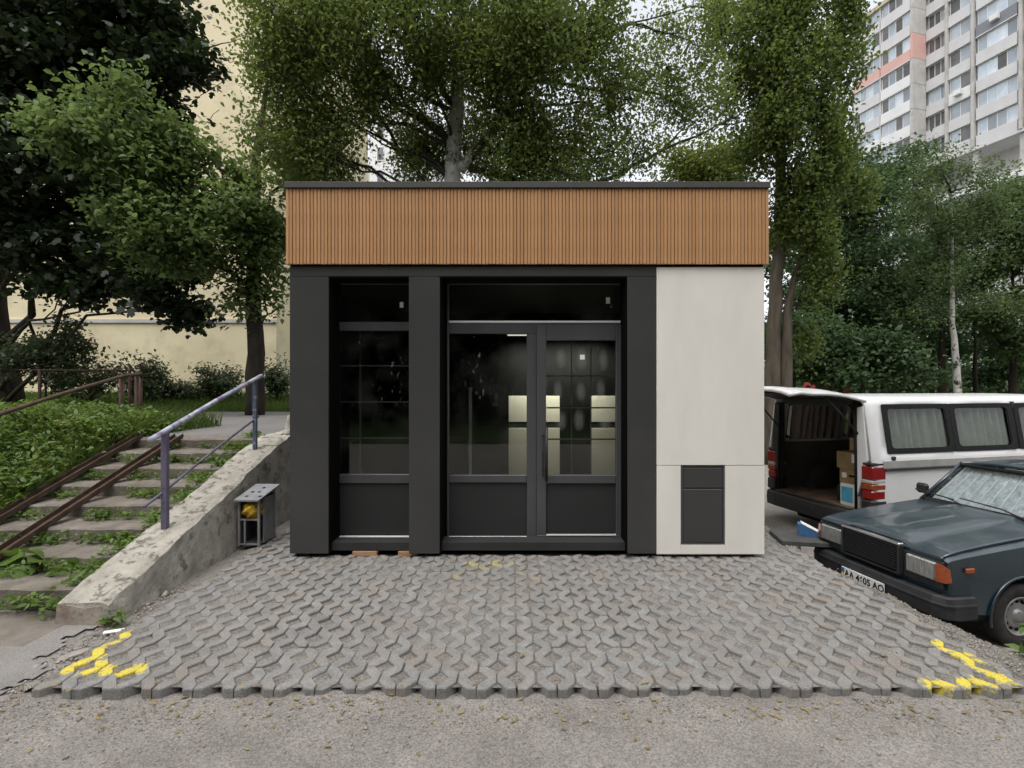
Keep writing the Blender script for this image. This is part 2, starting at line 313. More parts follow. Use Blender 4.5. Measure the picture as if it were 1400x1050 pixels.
# paver concrete with yellow survey paint at three spots (world positions)
def paver_mat():
    m = mat('paver_concrete', (.178,.175,.167), (.262,.256,.243), 9, .9, .8, 110, .25, rand=.06, speck=(170,.2), c3=(.235,.207,.178), s3=3.2, t3=(.47,.68), bdist=.008, coord='World', detail=9)
    nt = m.node_tree; L = nt.links.new; b = nt.nodes['Principled BSDF']; src = b.inputs['Base Color'].links[0].from_socket
    g = N(nt, 'ShaderNodeNewGeometry'); no = N(nt, 'ShaderNodeTexNoise', Scale=30, Detail=6, Roughness=.7); L(g.outputs['Position'], no.inputs[0])
    gp = lambda px, py: ((px-CX)*H/(py-HY), F*H/(py-HY))
    spots = [(*gp(x,y), r+.009, 1) for x,y,r in ((166,868,.05),(150,876,.055),(136,889,.045),(126,897,.06),(108,908,.05),(97,914,.04),(129,912,.075),(152,916,.05),(181,917,.065),(170,920,.04),
             (1286,880,.04),(1297,886,.06),(1313,894,.05),(1330,904,.05),(1341,911,.065),(1356,920,.05),(1372,929,.045),(1343,931,.05),(1327,935,.055),(1281,937,.055),(1296,932,.04))]
    spots += [(*gp(x,y), r, a_) for x,y,r,a_ in ((645,771,.08,.30),(680,770,.09,.28),(662,777,.07,.22),(628,788,.06,.2),(715,782,.06,.14),(735,792,.06,.12),(700,772,.08,.14))]
    tot = None
    for (x,y,r,s) in spots:
        d = N(nt, 'ShaderNodeVectorMath', operation='DISTANCE'); d.inputs[1].default_value = (x,y,-.005); L(g.outputs['Position'], d.inputs[0])
        a = N(nt, 'ShaderNodeMath', operation='MULTIPLY_ADD'); a.inputs[1].default_value = .2; L(no.outputs[0], a.inputs[0]); L(d.outputs['Value'], a.inputs[2])
        q = N(nt, 'ShaderNodeMapRange'); q.inputs[1].default_value = r+.108; q.inputs[2].default_value = r+.085; q.inputs[4].default_value = s; L(a.outputs[0], q.inputs[0])
        if tot is None: tot = q.outputs[0]
        else:
            mxm = N(nt, 'ShaderNodeMath', operation='MAXIMUM'); L(tot, mxm.inputs[0]); L(q.outputs[0], mxm.inputs[1]); tot = mxm.outputs[0]
    wn_ = N(nt, 'ShaderNodeTexNoise', Scale=85, Detail=5, Roughness=.7); L(g.outputs['Position'], wn_.inputs[0]); wr = N(nt, 'ShaderNodeMapRange'); wr.inputs[1].default_value = .36; wr.inputs[2].default_value = .52; wr.inputs[3].default_value = .25; L(wn_.outputs[0], wr.inputs[0])
    wm = N(nt, 'ShaderNodeMath', operation='MULTIPLY'); L(tot, wm.inputs[0]); L(wr.outputs[0], wm.inputs[1]); tot = wm.outputs[0]
    mx = N(nt, 'ShaderNodeMix', data_type='RGBA'); mx.inputs[7].default_value = (.68,.55,.05,1); L(tot, mx.inputs[0]); L(src, mx.inputs[6]); L(mx.outputs[2], b.inputs['Base Color'])
    return m
M['paver'] = paver_mat()
# ------------------------------------------------------------------ terrain
GR = -.48
def vnoise(x, y, s, seed=0):
    x = np.asarray(x)*s; y = np.asarray(y)*s
    return (np.sin(x*1.7+y*.9+seed)+np.sin(-x*1.1+y*2.3+seed*2.1)+np.sin(x*2.9-y*1.3+seed*.7))/3
def low(X, Y):
    X = np.asarray(X, float); Y = np.asarray(Y, float)
    right = smoothst(2.80, 3.22, X)*smoothst(2.95, 3.6, Y)
    back = smoothst(8.2, 10, Y)
    z = -.064 + (GR+.064)*np.maximum(right, back)
    z = z + np.clip(.016+.022*vnoise(X, Y*.2, 2.3, 4), 0, .05)*smoothst(2.25,2.72,Y)*(1-smoothst(2.78,2.95,Y))   # grit heaped along the paver edge
    return z + vnoise(X, Y, 1.3)*.006
def upper(X, Y):
    X = np.asarray(X, float); Y = np.asarray(Y, float)
    z = -.13 + 1.12*np.clip((Y-3.75)/2.55, 0, 1) + .35*smoothst(13.6, 22, Y)
    z = z + .10*smoothst(-5.0, -5.9, X)*smoothst(3.6,4.4,Y)*(1-smoothst(7.5,9,Y)) + vnoise(X, Y, 1.5, 3)*.03*smoothst(-4.9,-5.4,X)*smoothst(3.6,4.4,Y)*(1-smoothst(7.5,9,Y))
    z = np.where((X > -4.92) & (X < -2.9) & (Y < 6.36), z-.3, z)
    return z
def sheet(name, fn, xs, ys, m, skip=None):
    X, Y = np.meshgrid(xs, ys, indexing='ij'); Z = fn(X, Y); V = np.stack([X,Y,Z],-1).reshape(-1,3)
    nx, ny = len(xs), len(ys); i, j = np.meshgrid(np.arange(nx-1), np.arange(ny-1), indexing='ij')
    a = (i*ny+j).ravel(); Q = np.stack([a, a+ny, a+ny+1, a+1], 1)
    if skip is not None:
        c = V[Q].mean(1); Q = Q[~skip(c[:,0], c[:,1])]
    me = npmesh(name, V, Q); o = link(name, me, m, None, True); return tag(o, kind='structure')
def span(*segs):
    out = []
    for a, b, st in segs: out += list(np.arange(a, b, st))
    return np.array(sorted(set(np.round(out + [segs[-1][1]], 4))))
sheet('ground', low, span((-600,-60,60),(-60,-8,4),(-8,8,.14),(8,60,4),(60,600,60)), span((-400,-20,40),(-20,1.4,1.5),(1.4,11,.14),(11,40,1.5),(40,800,60)), M['asphalt'])
def roadz(X, Y): return low(X, Y) + .014 + vnoise(X, Y, 3, 5)*.003
rd = sheet('road_edge', roadz, span((-14,-6,.8),(-6,-2.4,.05)), span((.5,2.0,.3),(2.0,3.95,.05)), M['road'],
      skip=lambda x, y: x > -2.80 - .22*np.clip((y-2.7)/.9, 0, 1.2) + .05*np.sin(y*9) + .035*np.sin(y*23+1) + .03*np.sin(y*51))
sheet('bank', upper, span((-90,-14,4),(-14,-2.95,.16)), span((3.3,9,.16),(9,26,.8),(26,90,8)), M['soil'],
      skip=lambda x, y: (y < 3.7))
sheet('rear_slope', lambda X,Y: upper(-6+0*X, Y)*(1-smoothst(-2.9,1.5,X)) + (GR-.05)*smoothst(-2.9,1.5,X), span((-2.97,1.6,.4)), span((9,30,1.5)), M['lawn'])
sheet('path', lambda X,Y: upper(-4+0*X, Y)+.012, span((-60,-2.95,1.0)), span((6.34,13.6,.6)), M['path'], skip=lambda x,y: (x < -4.95-.5*np.clip(y-6.3,0,2)) & (y < 8.6))
sheet('lawn', lambda X,Y: upper(X,Y)+.02, span((-60,-2.95,1.5)), span((13.6,24,.8)), M['lawn'])
sheet('park_lawn', lambda X,Y: low(X,Y)+.10+.004*(Y-19), span((1.2,90,3)), span((19.2,90,3)), M['lawn'])
kb = MB().box(1.2, 90, 19.0, 19.2, GR-.1, GR+.13).build('kerb', M['kerb'], bevel=.02); tag(kb, kind='structure')
# paving bed with a gravel margin on the right
def bedz(X, Y):
    z = -.013 + vnoise(X, Y, 9, 2)*.005
    z = z + .012*smoothst(2.86, 2.95, X) + vnoise(X, Y, 14, 9)*.012*smoothst(2.86,2.95,X)
    return z - .5*smoothst(np.interp(Y,[2.8,3.2,3.7,4.3,5.2,6.2],[3.16,3.12,3.0,2.90,2.90,3.05])+.03*np.sin(Y*5)+.02*np.sin(Y*13), np.interp(Y,[2.8,3.2,4.3],[3.6,3.5,3.28]), X) - .12*smoothst(-2.66,-2.84,X)*(1-smoothst(3.4,4.0,Y)) - .03*smoothst(-2.66,-2.8,X) - .09*smoothst(2.84,2.90,X)*(1-smoothst(2.80,3.02,Y))
bed = sheet('paving', bedz, span((-3.0,3.7,.04)), span((2.80,4.9,.04),(4.9,8.3,.1)), M['bed'])
# ---- zigzag turf pavers
p, wv, hw, hh, g = .2225, .1111, .059, .067, .0034
def paver_outline(rows, mirror):
    Lp = []; Rp = []
    for k in range(rows):
        y = k*p
        Rp += [(wv-hw, y), (wv-hw+.008, y+.006)] if False else [(wv-hw, y)]
        Rp += [(wv-g, y+hh), (wv-g, y+p-hh)]
        Lp += [(g, y), (g, y+p/2-hh), (hw-.004, y+p/2-.004), (hw-.004, y+p/2+.004), (g, y+p/2+hh)]
    Rp.append((wv-hw, rows*p)); Lp.append((g, rows*p-.0015))
    Rp[0] = (Rp[0][0], .0008); Rp[-1] = (Rp[-1][0], rows*p-.0015)
    poly = Rp + Lp[::-1]
    if mirror: poly = [(wv-a, b) for a, b in poly][::-1]
    return poly
def paver_mesh(rows, mirror, cut=0, seed=0):
    poly = paver_outline(rows, mirror); r = random.Random(seed)
    cx = wv/2
    poly = [(a + r.uniform(-.0022,.0022), b + r.uniform(-.0018,.0018)) for a, b in poly]
    n = len(poly); b = .0045
    # inset ring for a soft arris: move each vertex along averaged inward normal
    ins = []
    area = sum(poly[i][0]*poly[(i+1)%n][1]-poly[(i+1)%n][0]*poly[i][1] for i in range(n))
    sg = 1 if area > 0 else -1
    for i in range(n):
        p0, p1, p2 = Vector(poly[i-1]), Vector(poly[i]), Vector(poly[(i+1)%n])
        e1 = (p1-p0); e2 = (p2-p1); e1 = e1.normalized() if e1.length > 1e-6 else e2.normalized(); e2 = e2.normalized() if e2.length > 1e-6 else e1
        nn = Vector((-e1.y-e2.y, e1.x+e2.x))*sg
        nn = nn.normalized() if nn.length > 1e-6 else Vector((0,0)); ins.append(tuple(p1 + nn*b))
    vs = [(a,c,-.085) for a,c in poly] + [(a,c,-.006+r.uniform(-.0015,.0015)) for a,c in poly] + [(a,c,r.uniform(-.001,.0012)) for a,c in ins]
    fs = [(i, (i+1)%n, (i+1)%n+n, i+n) for i in range(n)] + [(i+n, (i+1)%n+n, (i+1)%n+2*n, i+2*n) for i in range(n)] + [tuple(range(2*n, 3*n))]
    return MB().add(vs, fs).mesh('paver')
pm = {(m_, r_): [paver_mesh(r_, m_, 0, s*7+r_) for s in range(5)] for m_ in (0,1) for r_ in (2,1)}
X00, Y00 = -2.64, 2.765
npv = 0
for i in range(50):
    x = X00 + i*wv; mir = i % 2
    y = Y00 - .0
    rows_left = 10 if x > -2.32 else 24
    if x > -2.32 and x < -2.15: rows_left = 20
    if x > 2.40: rows_left = 14
    k = 0
    first = 1 if i % 6 in (1,4) else 2
    while k < rows_left:
        rr_ = first if k == 0 else 2
        rr_ = min(rr_, rows_left-k)
        yy = y + k*p
        if x < -2.3 and yy > 6.9: break
        me = random.choice(pm[(mir, rr_)])
        o = bpy.data.objects.new('paver', me); COL.objects.link(o); o.parent = bed
        if not me.materials: me.materials.append(M['paver'])
        o.location = (x + random.uniform(-.0015,.0015), yy + random.uniform(-.002,.002), random.uniform(-.004,.004) + .006*math.sin(x*3)*math.sin(yy*2.2))
        o.rotation_euler = (random.uniform(-.012,.012), random.uniform(-.014,.014), random.uniform(-.007,.007))
        npv += 1; k += rr_
print('pavers', npv)
# ------------------------------------------------------------------ kiosk
D0, D1, D2 = 4.90, 5.17, 7.50
def KX(px, D=D0): return (px-CX)/F*D
def KZ(py, D=D0): return H-(py-HY)/F*D
kiosk = tag(empty('kiosk', (KX(720), D0, 0)), 'flat roofed charcoal and white kiosk with a timber slat fascia', 'kiosk')
KO = Vector(kiosk.location)
def kb_(name, px0, py0, px1, py1, D, th, m, parent=None, b=0.003, raw=False):
    mb = MB().box(KX(px0,D)-KO.x, KX(px1,D)-KO.x, D-KO.y, D+th-KO.y, KZ(py1,D), KZ(py0,D), b=b)
    return mb.build(name, m, parent or kiosk)
def kw(name, x0, x1, y0, y1, z0, z1, m, parent=None, b=0):
    return MB().box(x0-KO.x, x1-KO.x, y0-KO.y, y1-KO.y, z0, z1, b=b).build(name, m, parent or kiosk)
ZB = KZ(757)
# shell
XL, XR = KX(396)+.012, KX(1045)-.012
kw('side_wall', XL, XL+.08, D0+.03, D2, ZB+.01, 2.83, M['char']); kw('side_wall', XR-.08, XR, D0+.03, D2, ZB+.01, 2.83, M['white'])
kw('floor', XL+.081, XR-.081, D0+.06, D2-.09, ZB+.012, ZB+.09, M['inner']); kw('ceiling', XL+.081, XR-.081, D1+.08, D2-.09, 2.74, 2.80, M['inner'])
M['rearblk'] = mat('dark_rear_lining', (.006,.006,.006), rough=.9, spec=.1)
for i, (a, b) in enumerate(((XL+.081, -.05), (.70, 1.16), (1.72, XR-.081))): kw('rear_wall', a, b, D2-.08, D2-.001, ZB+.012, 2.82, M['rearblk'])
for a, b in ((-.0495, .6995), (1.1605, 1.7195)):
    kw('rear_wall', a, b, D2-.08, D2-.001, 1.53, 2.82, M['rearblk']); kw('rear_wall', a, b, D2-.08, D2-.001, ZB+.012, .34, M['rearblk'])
    wn = kw('cabinet', a, b, D2-.09, D2-.002, 1.06, 1.145, M['infill'])
    kw('cabinet_door', a, b, D2-.10, D2-.05, 1.147, 1.529, M['film'], wn, b=.003); kw('cabinet_door', a, b, D2-.10, D2-.05, .341, 1.058, M['film'], wn, b=.003)
kw('roof', KX(390,4.86)+.06, KX(1052,4.86)-.06, 4.96, D2+.1, 2.84, 2.90, M['cap'])
# fascia
ztop, zbot = KZ(257,4.86), KZ(360.5,4.86)
fas = kw('fascia', KX(390,4.86)+.03, KX(1052,4.86)-.03, 4.895, 4.96, zbot+.012, ztop-.004, M['slatback'])
nsl = 138; x0, x1 = KX(390,4.86), KX(1052,4.86); pit = (x1-x0)/nsl
sm = []
for k in range(4):
    wd = pit*.87; mb = MB(); rr_ = random.Random(k)
    # profile in (x,y), extruded along z: rounded batten
    pr = [(-wd/2,.03),(-wd/2,.005),(-wd/2+.005,0),(wd/2-.005,0),(wd/2,.005),(wd/2,.03)]
    mb.prism(pr, zbot+rr_.uniform(-.001,.001), ztop-.006, 2); me = mb.mesh('slat'); me.materials.append(M['slat']); sm.append(me)
for i in range(nsl):
    o = bpy.data.objects.new('slat', random.choice(sm)); COL.objects.link(o); o.parent = fas
    o.location = (x0+pit*(i+.5)-KO.x + random.uniform(-.0012,.0012), 4.864-KO.y+random.uniform(0,.002), 0)
for sgn, xx in ((0, x0), (1, x1)):     # return boards at the ends
    kw('fascia_return', (xx+.004) if not sgn else (xx-.026), (xx+.026) if not sgn else (xx-.004), 4.897, D2+.05, zbot, ztop-.006, M['slat'], fas)
kw('roof_edge', x0-.004, x1+.004, 4.845, D2+.12, ztop, KZ(248,4.845), M['cap'], b=.003)
kw('shadow_gap', KX(397), KX(1044), D0+.015, D0+.10, KZ(365)-.001, zbot+.03, M['black'])
# charcoal cladding
kb_('header_panel', 396, 364, 897, 377.6, D0, .25, M['char'])
for a, b in ((396,449),(559,601),(858,897)): kb_('column_panel', a, 378, b, 757, D0, .25, M['char'])
kb_('white_panel', 897.8, 365, 1045, 636, D0, .04, M['white']); 
for r_ in ((897.8,636.6,930.6,757.6),(991.4,636.6,1045,757.6),(930.8,745,991.2,757.6)): kb_('white_panel', *r_, D0, .04, M['white'], b=.0)
ht = kb_('vent_hatch', 931.2, 636.8, 990.8, 744.6, D0+.02, .05, M['frame'])
kb_('hatch_flap', 934, 640, 988, 667, D0+.008, .011, M['char'], ht, b=.004); kb_('hatch_flap', 934, 669, 988, 741.5, D0+.008, .011, M['char'], ht, b=.004)
for r_ in ((931.2,636.9,933.4,744.5),(988.6,636.9,990.8,744.5),(933.6,742.2,988.4,744.5)): kb_('hatch_frame', *r_, D0+.004, .015, M['frame'], ht, b=0)
# black reveals of the two openings
for a, b in ((449,576),(601,858)):
    xa, xb = KX(a), KX(b)
    kw('reveal', xa+.001, xa+.012, D0+.006, D1+.03, ZB, 2.728, M['reveal']); kw('reveal', xb-.012, xb-.001, D0+.006, D1+.03, ZB, 2.728, M['reveal']) if b > 600 else None
    kw('reveal', xa+.013, xb-.013, D0+.006, D1+.03, 2.716, 2.727, M['reveal'])
kw('reveal', KX(449)+.0125, KX(461,D1)-.001, D1+.004, D1+.03, ZB, 2.715, M['reveal']); kw('reveal', KX(601)+.0125, KX(611,D1)-.001, D1+.004, D1+.03, ZB, 2.715, M['reveal'])
kw('reveal', KX(854.6,D1), KX(858)-.0125, D1+.004, D1+.03, ZB, 2.715, M['reveal'])
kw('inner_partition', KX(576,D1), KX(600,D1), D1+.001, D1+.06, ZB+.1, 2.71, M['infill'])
# tall window left
def frame(parent, name, rects, D, th, m=None):
    for r_ in rects: kb_(name, *r_, D, th, m or M['frame'], parent, b=.004)
win = tag(kb_('shop_window', 461, 742.3, 576, 756.6, D1-.03, .09, M['infill'], b=.003))
frame(win, 'window_frame', ((461,386,463.6,742),(572,386,576,742),(463.8,386,571.8,388),(463.8,440,571.8,452),(463.8,648.5,571.8,661),(463.8,735.6,571.8,742)), D1, .06)
kb_('infill_panel', 463.8, 661.2, 571.8, 735.4, D1+.02, .03, M['infill'], win, b=.002)
kb_('trim_strip', 463.8, 733.6, 571.8, 736.8, D1-.036, .035, M['trim'], win, b=0)
kb_('pane', 463.8, 388.2, 571.8, 439.8, D1+.025, .006, M['glass'], win, b=0); kb_('pane', 463.8, 452.2, 571.8, 648.3, D1+.025, .006, M['glass'], win, b=0)
for y in (500,549.5,599): kb_('glazing_bar', 463.8, y-.9, 571.8, y+.9, D1+.034, .008, M['frame'], win, b=0)
kb_('inner_post', 491, 452, 494, 648, D1+.24, .02, M['frame'], win, b=0)
# door set
ds = kb_('shop_door_frame', 611, 743.6, 855, 756.6, D1-.05, .11, M['infill'], b=.003)
frame(ds, 'window_frame', ((611,386,613.4,742.8),(852,386,854.4,742.8),(613.6,386,851.8,388),(613.6,441.2,851.8,456),(613.6,649.5,720,660),(613.6,736.2,720,743),(720.2,456.2,733.6,742.8)), D1, .06)
kb_('trim_strip', 613.6, 438.4, 851.8, 441, D1-.004, .05, M['trim'], ds, b=.001)
kb_('trim_strip', 613.6, 733.4, 720, 736.2, D1-.016, .015, M['trim'], ds, b=0)
kb_('infill_panel', 613.6, 660.2, 720, 733.8, D1+.02, .03, M['infill'], ds, b=.002)
kb_('pane', 613.6, 388.2, 851.8, 438.2, D1+.025, .006, M['glass'], ds, b=0); kb_('pane', 613.6, 456.2, 720, 649.3, D1+.025, .006, M['glass'], ds, b=0)
door = kb_('shop_door', 733.8, 731.8, 853.4, 741.6, D1-.03, .055, M['frame'], b=.004)
frame(door, 'door_stile', ((733.8,444,746.8,731.6),(842.4,444,853.4,731.6)), D1-.03, .055); frame(door, 'door_rail', ((747,444,842.2,465),(747,649.5,842.2,661)), D1-.03, .055)
kb_('infill_panel', 747, 661.2, 842.2, 731.4, D1-.005, .03, M['infill'], door, b=.002)
kb_('trim_strip', 747, 730.2, 842.2, 732.2, D1-.036, .005, M['trim'], door, b=0); kb_('trim_strip', 735, 741.8, 853, 743.4, D1-.036, .03, M['trim'], door, b=0)
kb_('pane', 747, 465.2, 842.2, 649.3, D1-.006, .006, M['glass'], door, b=0)
for y in (514,557.5,600.5): kb_('glazing_bar', 747, y-1, 842.2, y+1, D1+.004, .008, M['frame'], door, b=0)
for x in (781.5,808): kb_('glazing_bar', x-.8, 465.2, x+.8, 649.3, D1+.0125, .006, M['frame'], door, b=0)
hd = MB(); hx = KX(746.5,D1)-KO.x; hy = D1-.085-KO.y
hd.tube([(hx,hy,KZ(583,D1)),(hx,hy,KZ(656,D1))], .014, 10); 
for y in (596,642): hd.tube([(hx,hy,KZ(y,D1)),(hx-.01,hy+.06,KZ(y,D1))], .008, 8)
hd.tube([(hx-.035,hy+.03,KZ(590,D1)),(hx-.035,hy+.03,KZ(650,D1))], .005, 8)
for y in (594,619,646): hd.tube([(hx-.035,hy+.015,KZ(y,D1)),(hx-.035,hy+.055,KZ(y,D1))], .010, 8)
hd.build('door_handle', M['plas'], door, True)
# paper labels on the glass
for (a,b,c,d,DD,pp) in ((546.5,413,551.5,420.5,D1+.018,win),(828.5,406.5,834,415,D1+.018,ds),(793,485,799.5,491.5,D1-.012,door)): kb_('paper_label', a,b,c,d,DD,.003,M['stickers'],pp,b=0)
# fittings inside
# lit tube lamp over the rear cabinets
tub = kw('tube_lamp', KX(692,7.0), KX(838,7.0), 6.98, 7.04, 2.385, 2.415, M['winframe'])
em = bpy.data.materials.new('lit_tube'); em.use_nodes = True; e_ = em.node_tree.nodes['Principled BSDF']; e_.inputs['Emission Color'].default_value = (1,.94,.82,1); e_.inputs['Emission Strength'].default_value = 1.3
kw('tube', KX(694,7.0), KX(836,7.0), 6.995, 7.025, 2.372, 2.384, em, tub)
la = bpy.data.lights.new('tube_light','AREA'); la.shape = 'RECTANGLE'; la.size = 1.35; la.size_y = .05; la.energy = 30; la.color = (1,.95,.85); la.spread = R(90)
lo = bpy.data.objects.new('tube_light', la); COL.objects.link(lo); lo.parent = tub; lo.location = (KX(765,7.0)-KO.x, 7.01-KO.y, 2.35); lo.rotation_euler = (R(42),0,0)
sh = kw('shelf_post', KX(641,6.3), KX(645,6.3), 6.3, 6.34, ZB+.1, KZ(530,6.3), M['winframe'])
ctr = kw('counter', KX(470,6.7), KX(640,6.7), 6.5, 7.3, ZB+.1, .95, M['inner'], b=.01)
def blotchmat():
    m = bpy.data.materials.new('pale_blotch'); m.use_nodes = True; nt = m.node_tree; nt.nodes.clear(); L = nt.links.new
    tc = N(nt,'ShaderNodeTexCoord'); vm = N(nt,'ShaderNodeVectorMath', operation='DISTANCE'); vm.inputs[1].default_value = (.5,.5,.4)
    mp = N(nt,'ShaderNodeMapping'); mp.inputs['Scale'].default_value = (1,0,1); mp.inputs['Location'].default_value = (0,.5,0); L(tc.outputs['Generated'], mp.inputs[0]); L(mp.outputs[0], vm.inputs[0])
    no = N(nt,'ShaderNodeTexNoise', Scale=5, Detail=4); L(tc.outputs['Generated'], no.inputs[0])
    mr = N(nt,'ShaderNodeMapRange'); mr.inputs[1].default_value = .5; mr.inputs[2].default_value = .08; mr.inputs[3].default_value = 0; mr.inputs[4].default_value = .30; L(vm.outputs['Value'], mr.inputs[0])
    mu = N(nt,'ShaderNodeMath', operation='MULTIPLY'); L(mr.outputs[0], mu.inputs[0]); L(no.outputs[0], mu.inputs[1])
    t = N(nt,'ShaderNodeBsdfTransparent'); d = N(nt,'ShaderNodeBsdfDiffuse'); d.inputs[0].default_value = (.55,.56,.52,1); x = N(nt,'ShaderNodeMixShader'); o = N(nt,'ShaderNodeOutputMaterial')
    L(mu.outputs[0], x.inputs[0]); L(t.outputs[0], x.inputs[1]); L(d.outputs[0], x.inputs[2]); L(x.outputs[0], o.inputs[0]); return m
SMM = blotchmat()
for i in range(3):      # pale see-through ovals, one to a pane
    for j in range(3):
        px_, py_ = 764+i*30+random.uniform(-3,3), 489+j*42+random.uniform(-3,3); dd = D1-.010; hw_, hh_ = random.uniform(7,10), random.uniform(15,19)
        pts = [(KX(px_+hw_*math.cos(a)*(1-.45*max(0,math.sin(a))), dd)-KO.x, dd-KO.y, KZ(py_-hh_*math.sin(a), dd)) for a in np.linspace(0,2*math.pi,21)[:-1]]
        MB().add(pts, [tuple(range(20))]).build('blotch', SMM, door)
# timber blocks and corner feet under the kiosk
for k, (a, b, m_, lab) in enumerate(((483,516,'wood','pale timber block under the kiosk below the tall window'),(545,571,'wood','shorter timber block under the kiosk below the middle column'))):
    o = MB().box(KX(a,4.98), KX(b,4.98), 4.95, 5.25, -.004, ZB+.005, b=.003).build('wooden_block', M[m_]); tag(o, lab, 'block')
for (a, b, lab) in ((411,424,'small steel foot under the charcoal end of the kiosk'),(1018,1026,'small rusty foot under the white end of the kiosk')):
    o = MB().box(KX(a,4.98), KX(b,4.98), 4.95, 5.05, -.004, ZB+.005, b=.003); o.box(KX(a,4.98)-.02, KX(b,4.98)+.02, 4.94, 5.06, -.005, .004)
    fo = o.build('corner_foot', M['rust']); fo.parent = kiosk; fo.location = -KO; fo['label'] = lab
kw('base_beam', XL+.1, XR-.1, D0+.16, D0+.24, .005, ZB+.01, M['black']); kw('base_beam', XL+.1, XR-.1, D2-.3, D2-.2, .005, ZB+.01, M['black'])
# ------------------------------------------------------------------ stairs and cheek wall
st = tag(empty('staircase', (-4.08, 3.84, 0)), 'weedy worn concrete steps climbing to the upper path', 'stairs')
for k in range(8):
    y0 = 3.84+.372*k; zt = .125*(k+1)
    mb = MB(); xs = np.linspace(-4.86, -3.26, 17); r_ = random.Random(k)
    front = [(x, y0 + r_.uniform(-.014,.014)) for x in xs]
    vs = []; dep = .40 if k < 7 else .5
    for x, y in front: vs += [(x+4.08, y-3.84+.012, zt-.17), (x+4.08, y-3.84, zt-.018+r_.uniform(-.006,.004)), (x+4.08, y-3.84+.02, zt+r_.uniform(-.006,.003)), (x+4.08, y0-3.84+dep, zt+r_.uniform(-.004,.006))]
    fs = []
    for i in range(16):
        for j in range(3): a = i*4+j; fs.append((a, a+4, a+5, a+1))
    mb.add(vs, fs).build('step', M['step'], st)
landing = MB().box(-6.2, -3.2, 3.3, 3.83, -.2, -.045, b=.01).build('lower_slab', M['step']); tag(landing, kind='structure')
# sloping wall, right face X=-2.9
prof = [(3.62,.10),(3.72,.135),(4.07,.245),(4.52,.385),(5.04,.54),(5.42,.67),(5.80,.805),(6.10,.90),(6.56,1.02),(7.4,1.05),(9.6,1.05)]
def wz(y): return float(np.interp(y, [a for a,_ in prof], [b for _,b in prof]))
ys = list(np.linspace(3.62, 7.0, 110)) + list(np.linspace(7.2, 9.6, 8))
def wallpt(y, v):
    zt = wz(y); n1 = vnoise(y, v*.6, 6, 1)
    XR_, XL_ = -2.9, -3.27
    # v 0..1 up the right face, 1..2 across the top, 2..3 down the left
    if v <= 1: return (XR_ + .05*(1-v) + .008*n1 + .003*math.sin(y*31+v*9), y + (.02*n1 if y > 3.7 else 0), -.12 + (zt+.12)*v - (.014 if v == 1 else 0))
    if v <= 2: t = v-1; return (XR_ + (XL_-XR_)*t + .004*math.sin(y*7+t*2) + .005*math.sin(y*19+1), y + .02*n1*(y > 3.7), zt + .005*math.sin(y*11+t*4) + .003*math.sin(y*29+t*9) + (.008 if 0 < t < 1 else -.004))
    t = v-2; return (XL_ - .01*n1, y, zt + (-.2-zt)*t)
mb = MB(); vv = [0,.2,.4,.6,.8,.93,1,1.12,1.3,1.5,1.7,1.88,2,2.3,3]
mb.grid(wallpt, ys, vv)
n_ = len(vv); mb.f.append(tuple(range(n_))); mb.f.append(tuple(len(mb.v)-n_+i for i in range(n_)))
wall = mb.build('retaining_wall', M['walltop'], None, False); tag(wall, 'low sloping concrete cheek wall with peeling whitewash beside the steps', 'wall')
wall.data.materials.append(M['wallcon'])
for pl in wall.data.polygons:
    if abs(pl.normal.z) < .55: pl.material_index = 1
chip = MB(); r_ = random.Random(3)
chip.add([(-3.28,3.615,-.09),(-2.9,3.60,-.09),(-2.93,3.6,.02),(-2.96,3.605,.085),(-3.06,3.61,.07),(-3.17,3.61,.09),(-3.26,3.615,.1),
          (-3.28,3.66,-.09),(-2.9,3.66,-.09),(-2.93,3.66,.02),(-2.96,3.66,.085),(-3.06,3.66,.07),(-3.17,3.66,.09),(-3.26,3.66,.1)],
         [(0,1,2,3,4,5,6)] + [(i,(i+1)%7,(i+1)%7+7,i+7) for i in range(7)])
chip.build('broken_end', mat('broken_brick_end', (.22,.18,.14), (.38,.34,.29), 9, .95, 1, 40, c3=(.24,.11,.07), s3=12, t3=(.55,.62)), wall)
# ramp channels over the steps
for xx, lab in ((-4.28,'rusty steel ramp channel laid over the middle of the steps'),(-4.80,'rusty steel ramp channel along the weedy bank edge of the steps')):
    y0, y1 = 3.75, 6.5; a = math.atan2(.125, .372)
    mb = MB(); base = Vector((xx, y0, .09)); d = Vector((0, math.cos(a), math.sin(a))); L_ = (y1-y0)/math.cos(a)
    up = Vector((0,-math.sin(a), math.cos(a)))
    for (xa, xb, ha, hb) in ((-.055,.055,0,.008),(-.055,-.048,.008,.05),(.048,.055,.008,.05)):
        q = [base+Vector((x,0,0))+d*t+up*h for t in (0,L_) for (x,h) in ((xa,ha),(xb,ha),(xb,hb),(xa,hb))]
        mb.add(q, [(0,1,2,3),(7,6,5,4),(0,4,5,1),(1,5,6,2),(2,6,7,3),(3,7,4,0)])
    tag(mb.build('ramp_channel', M['rust']), lab, 'ramp rail')
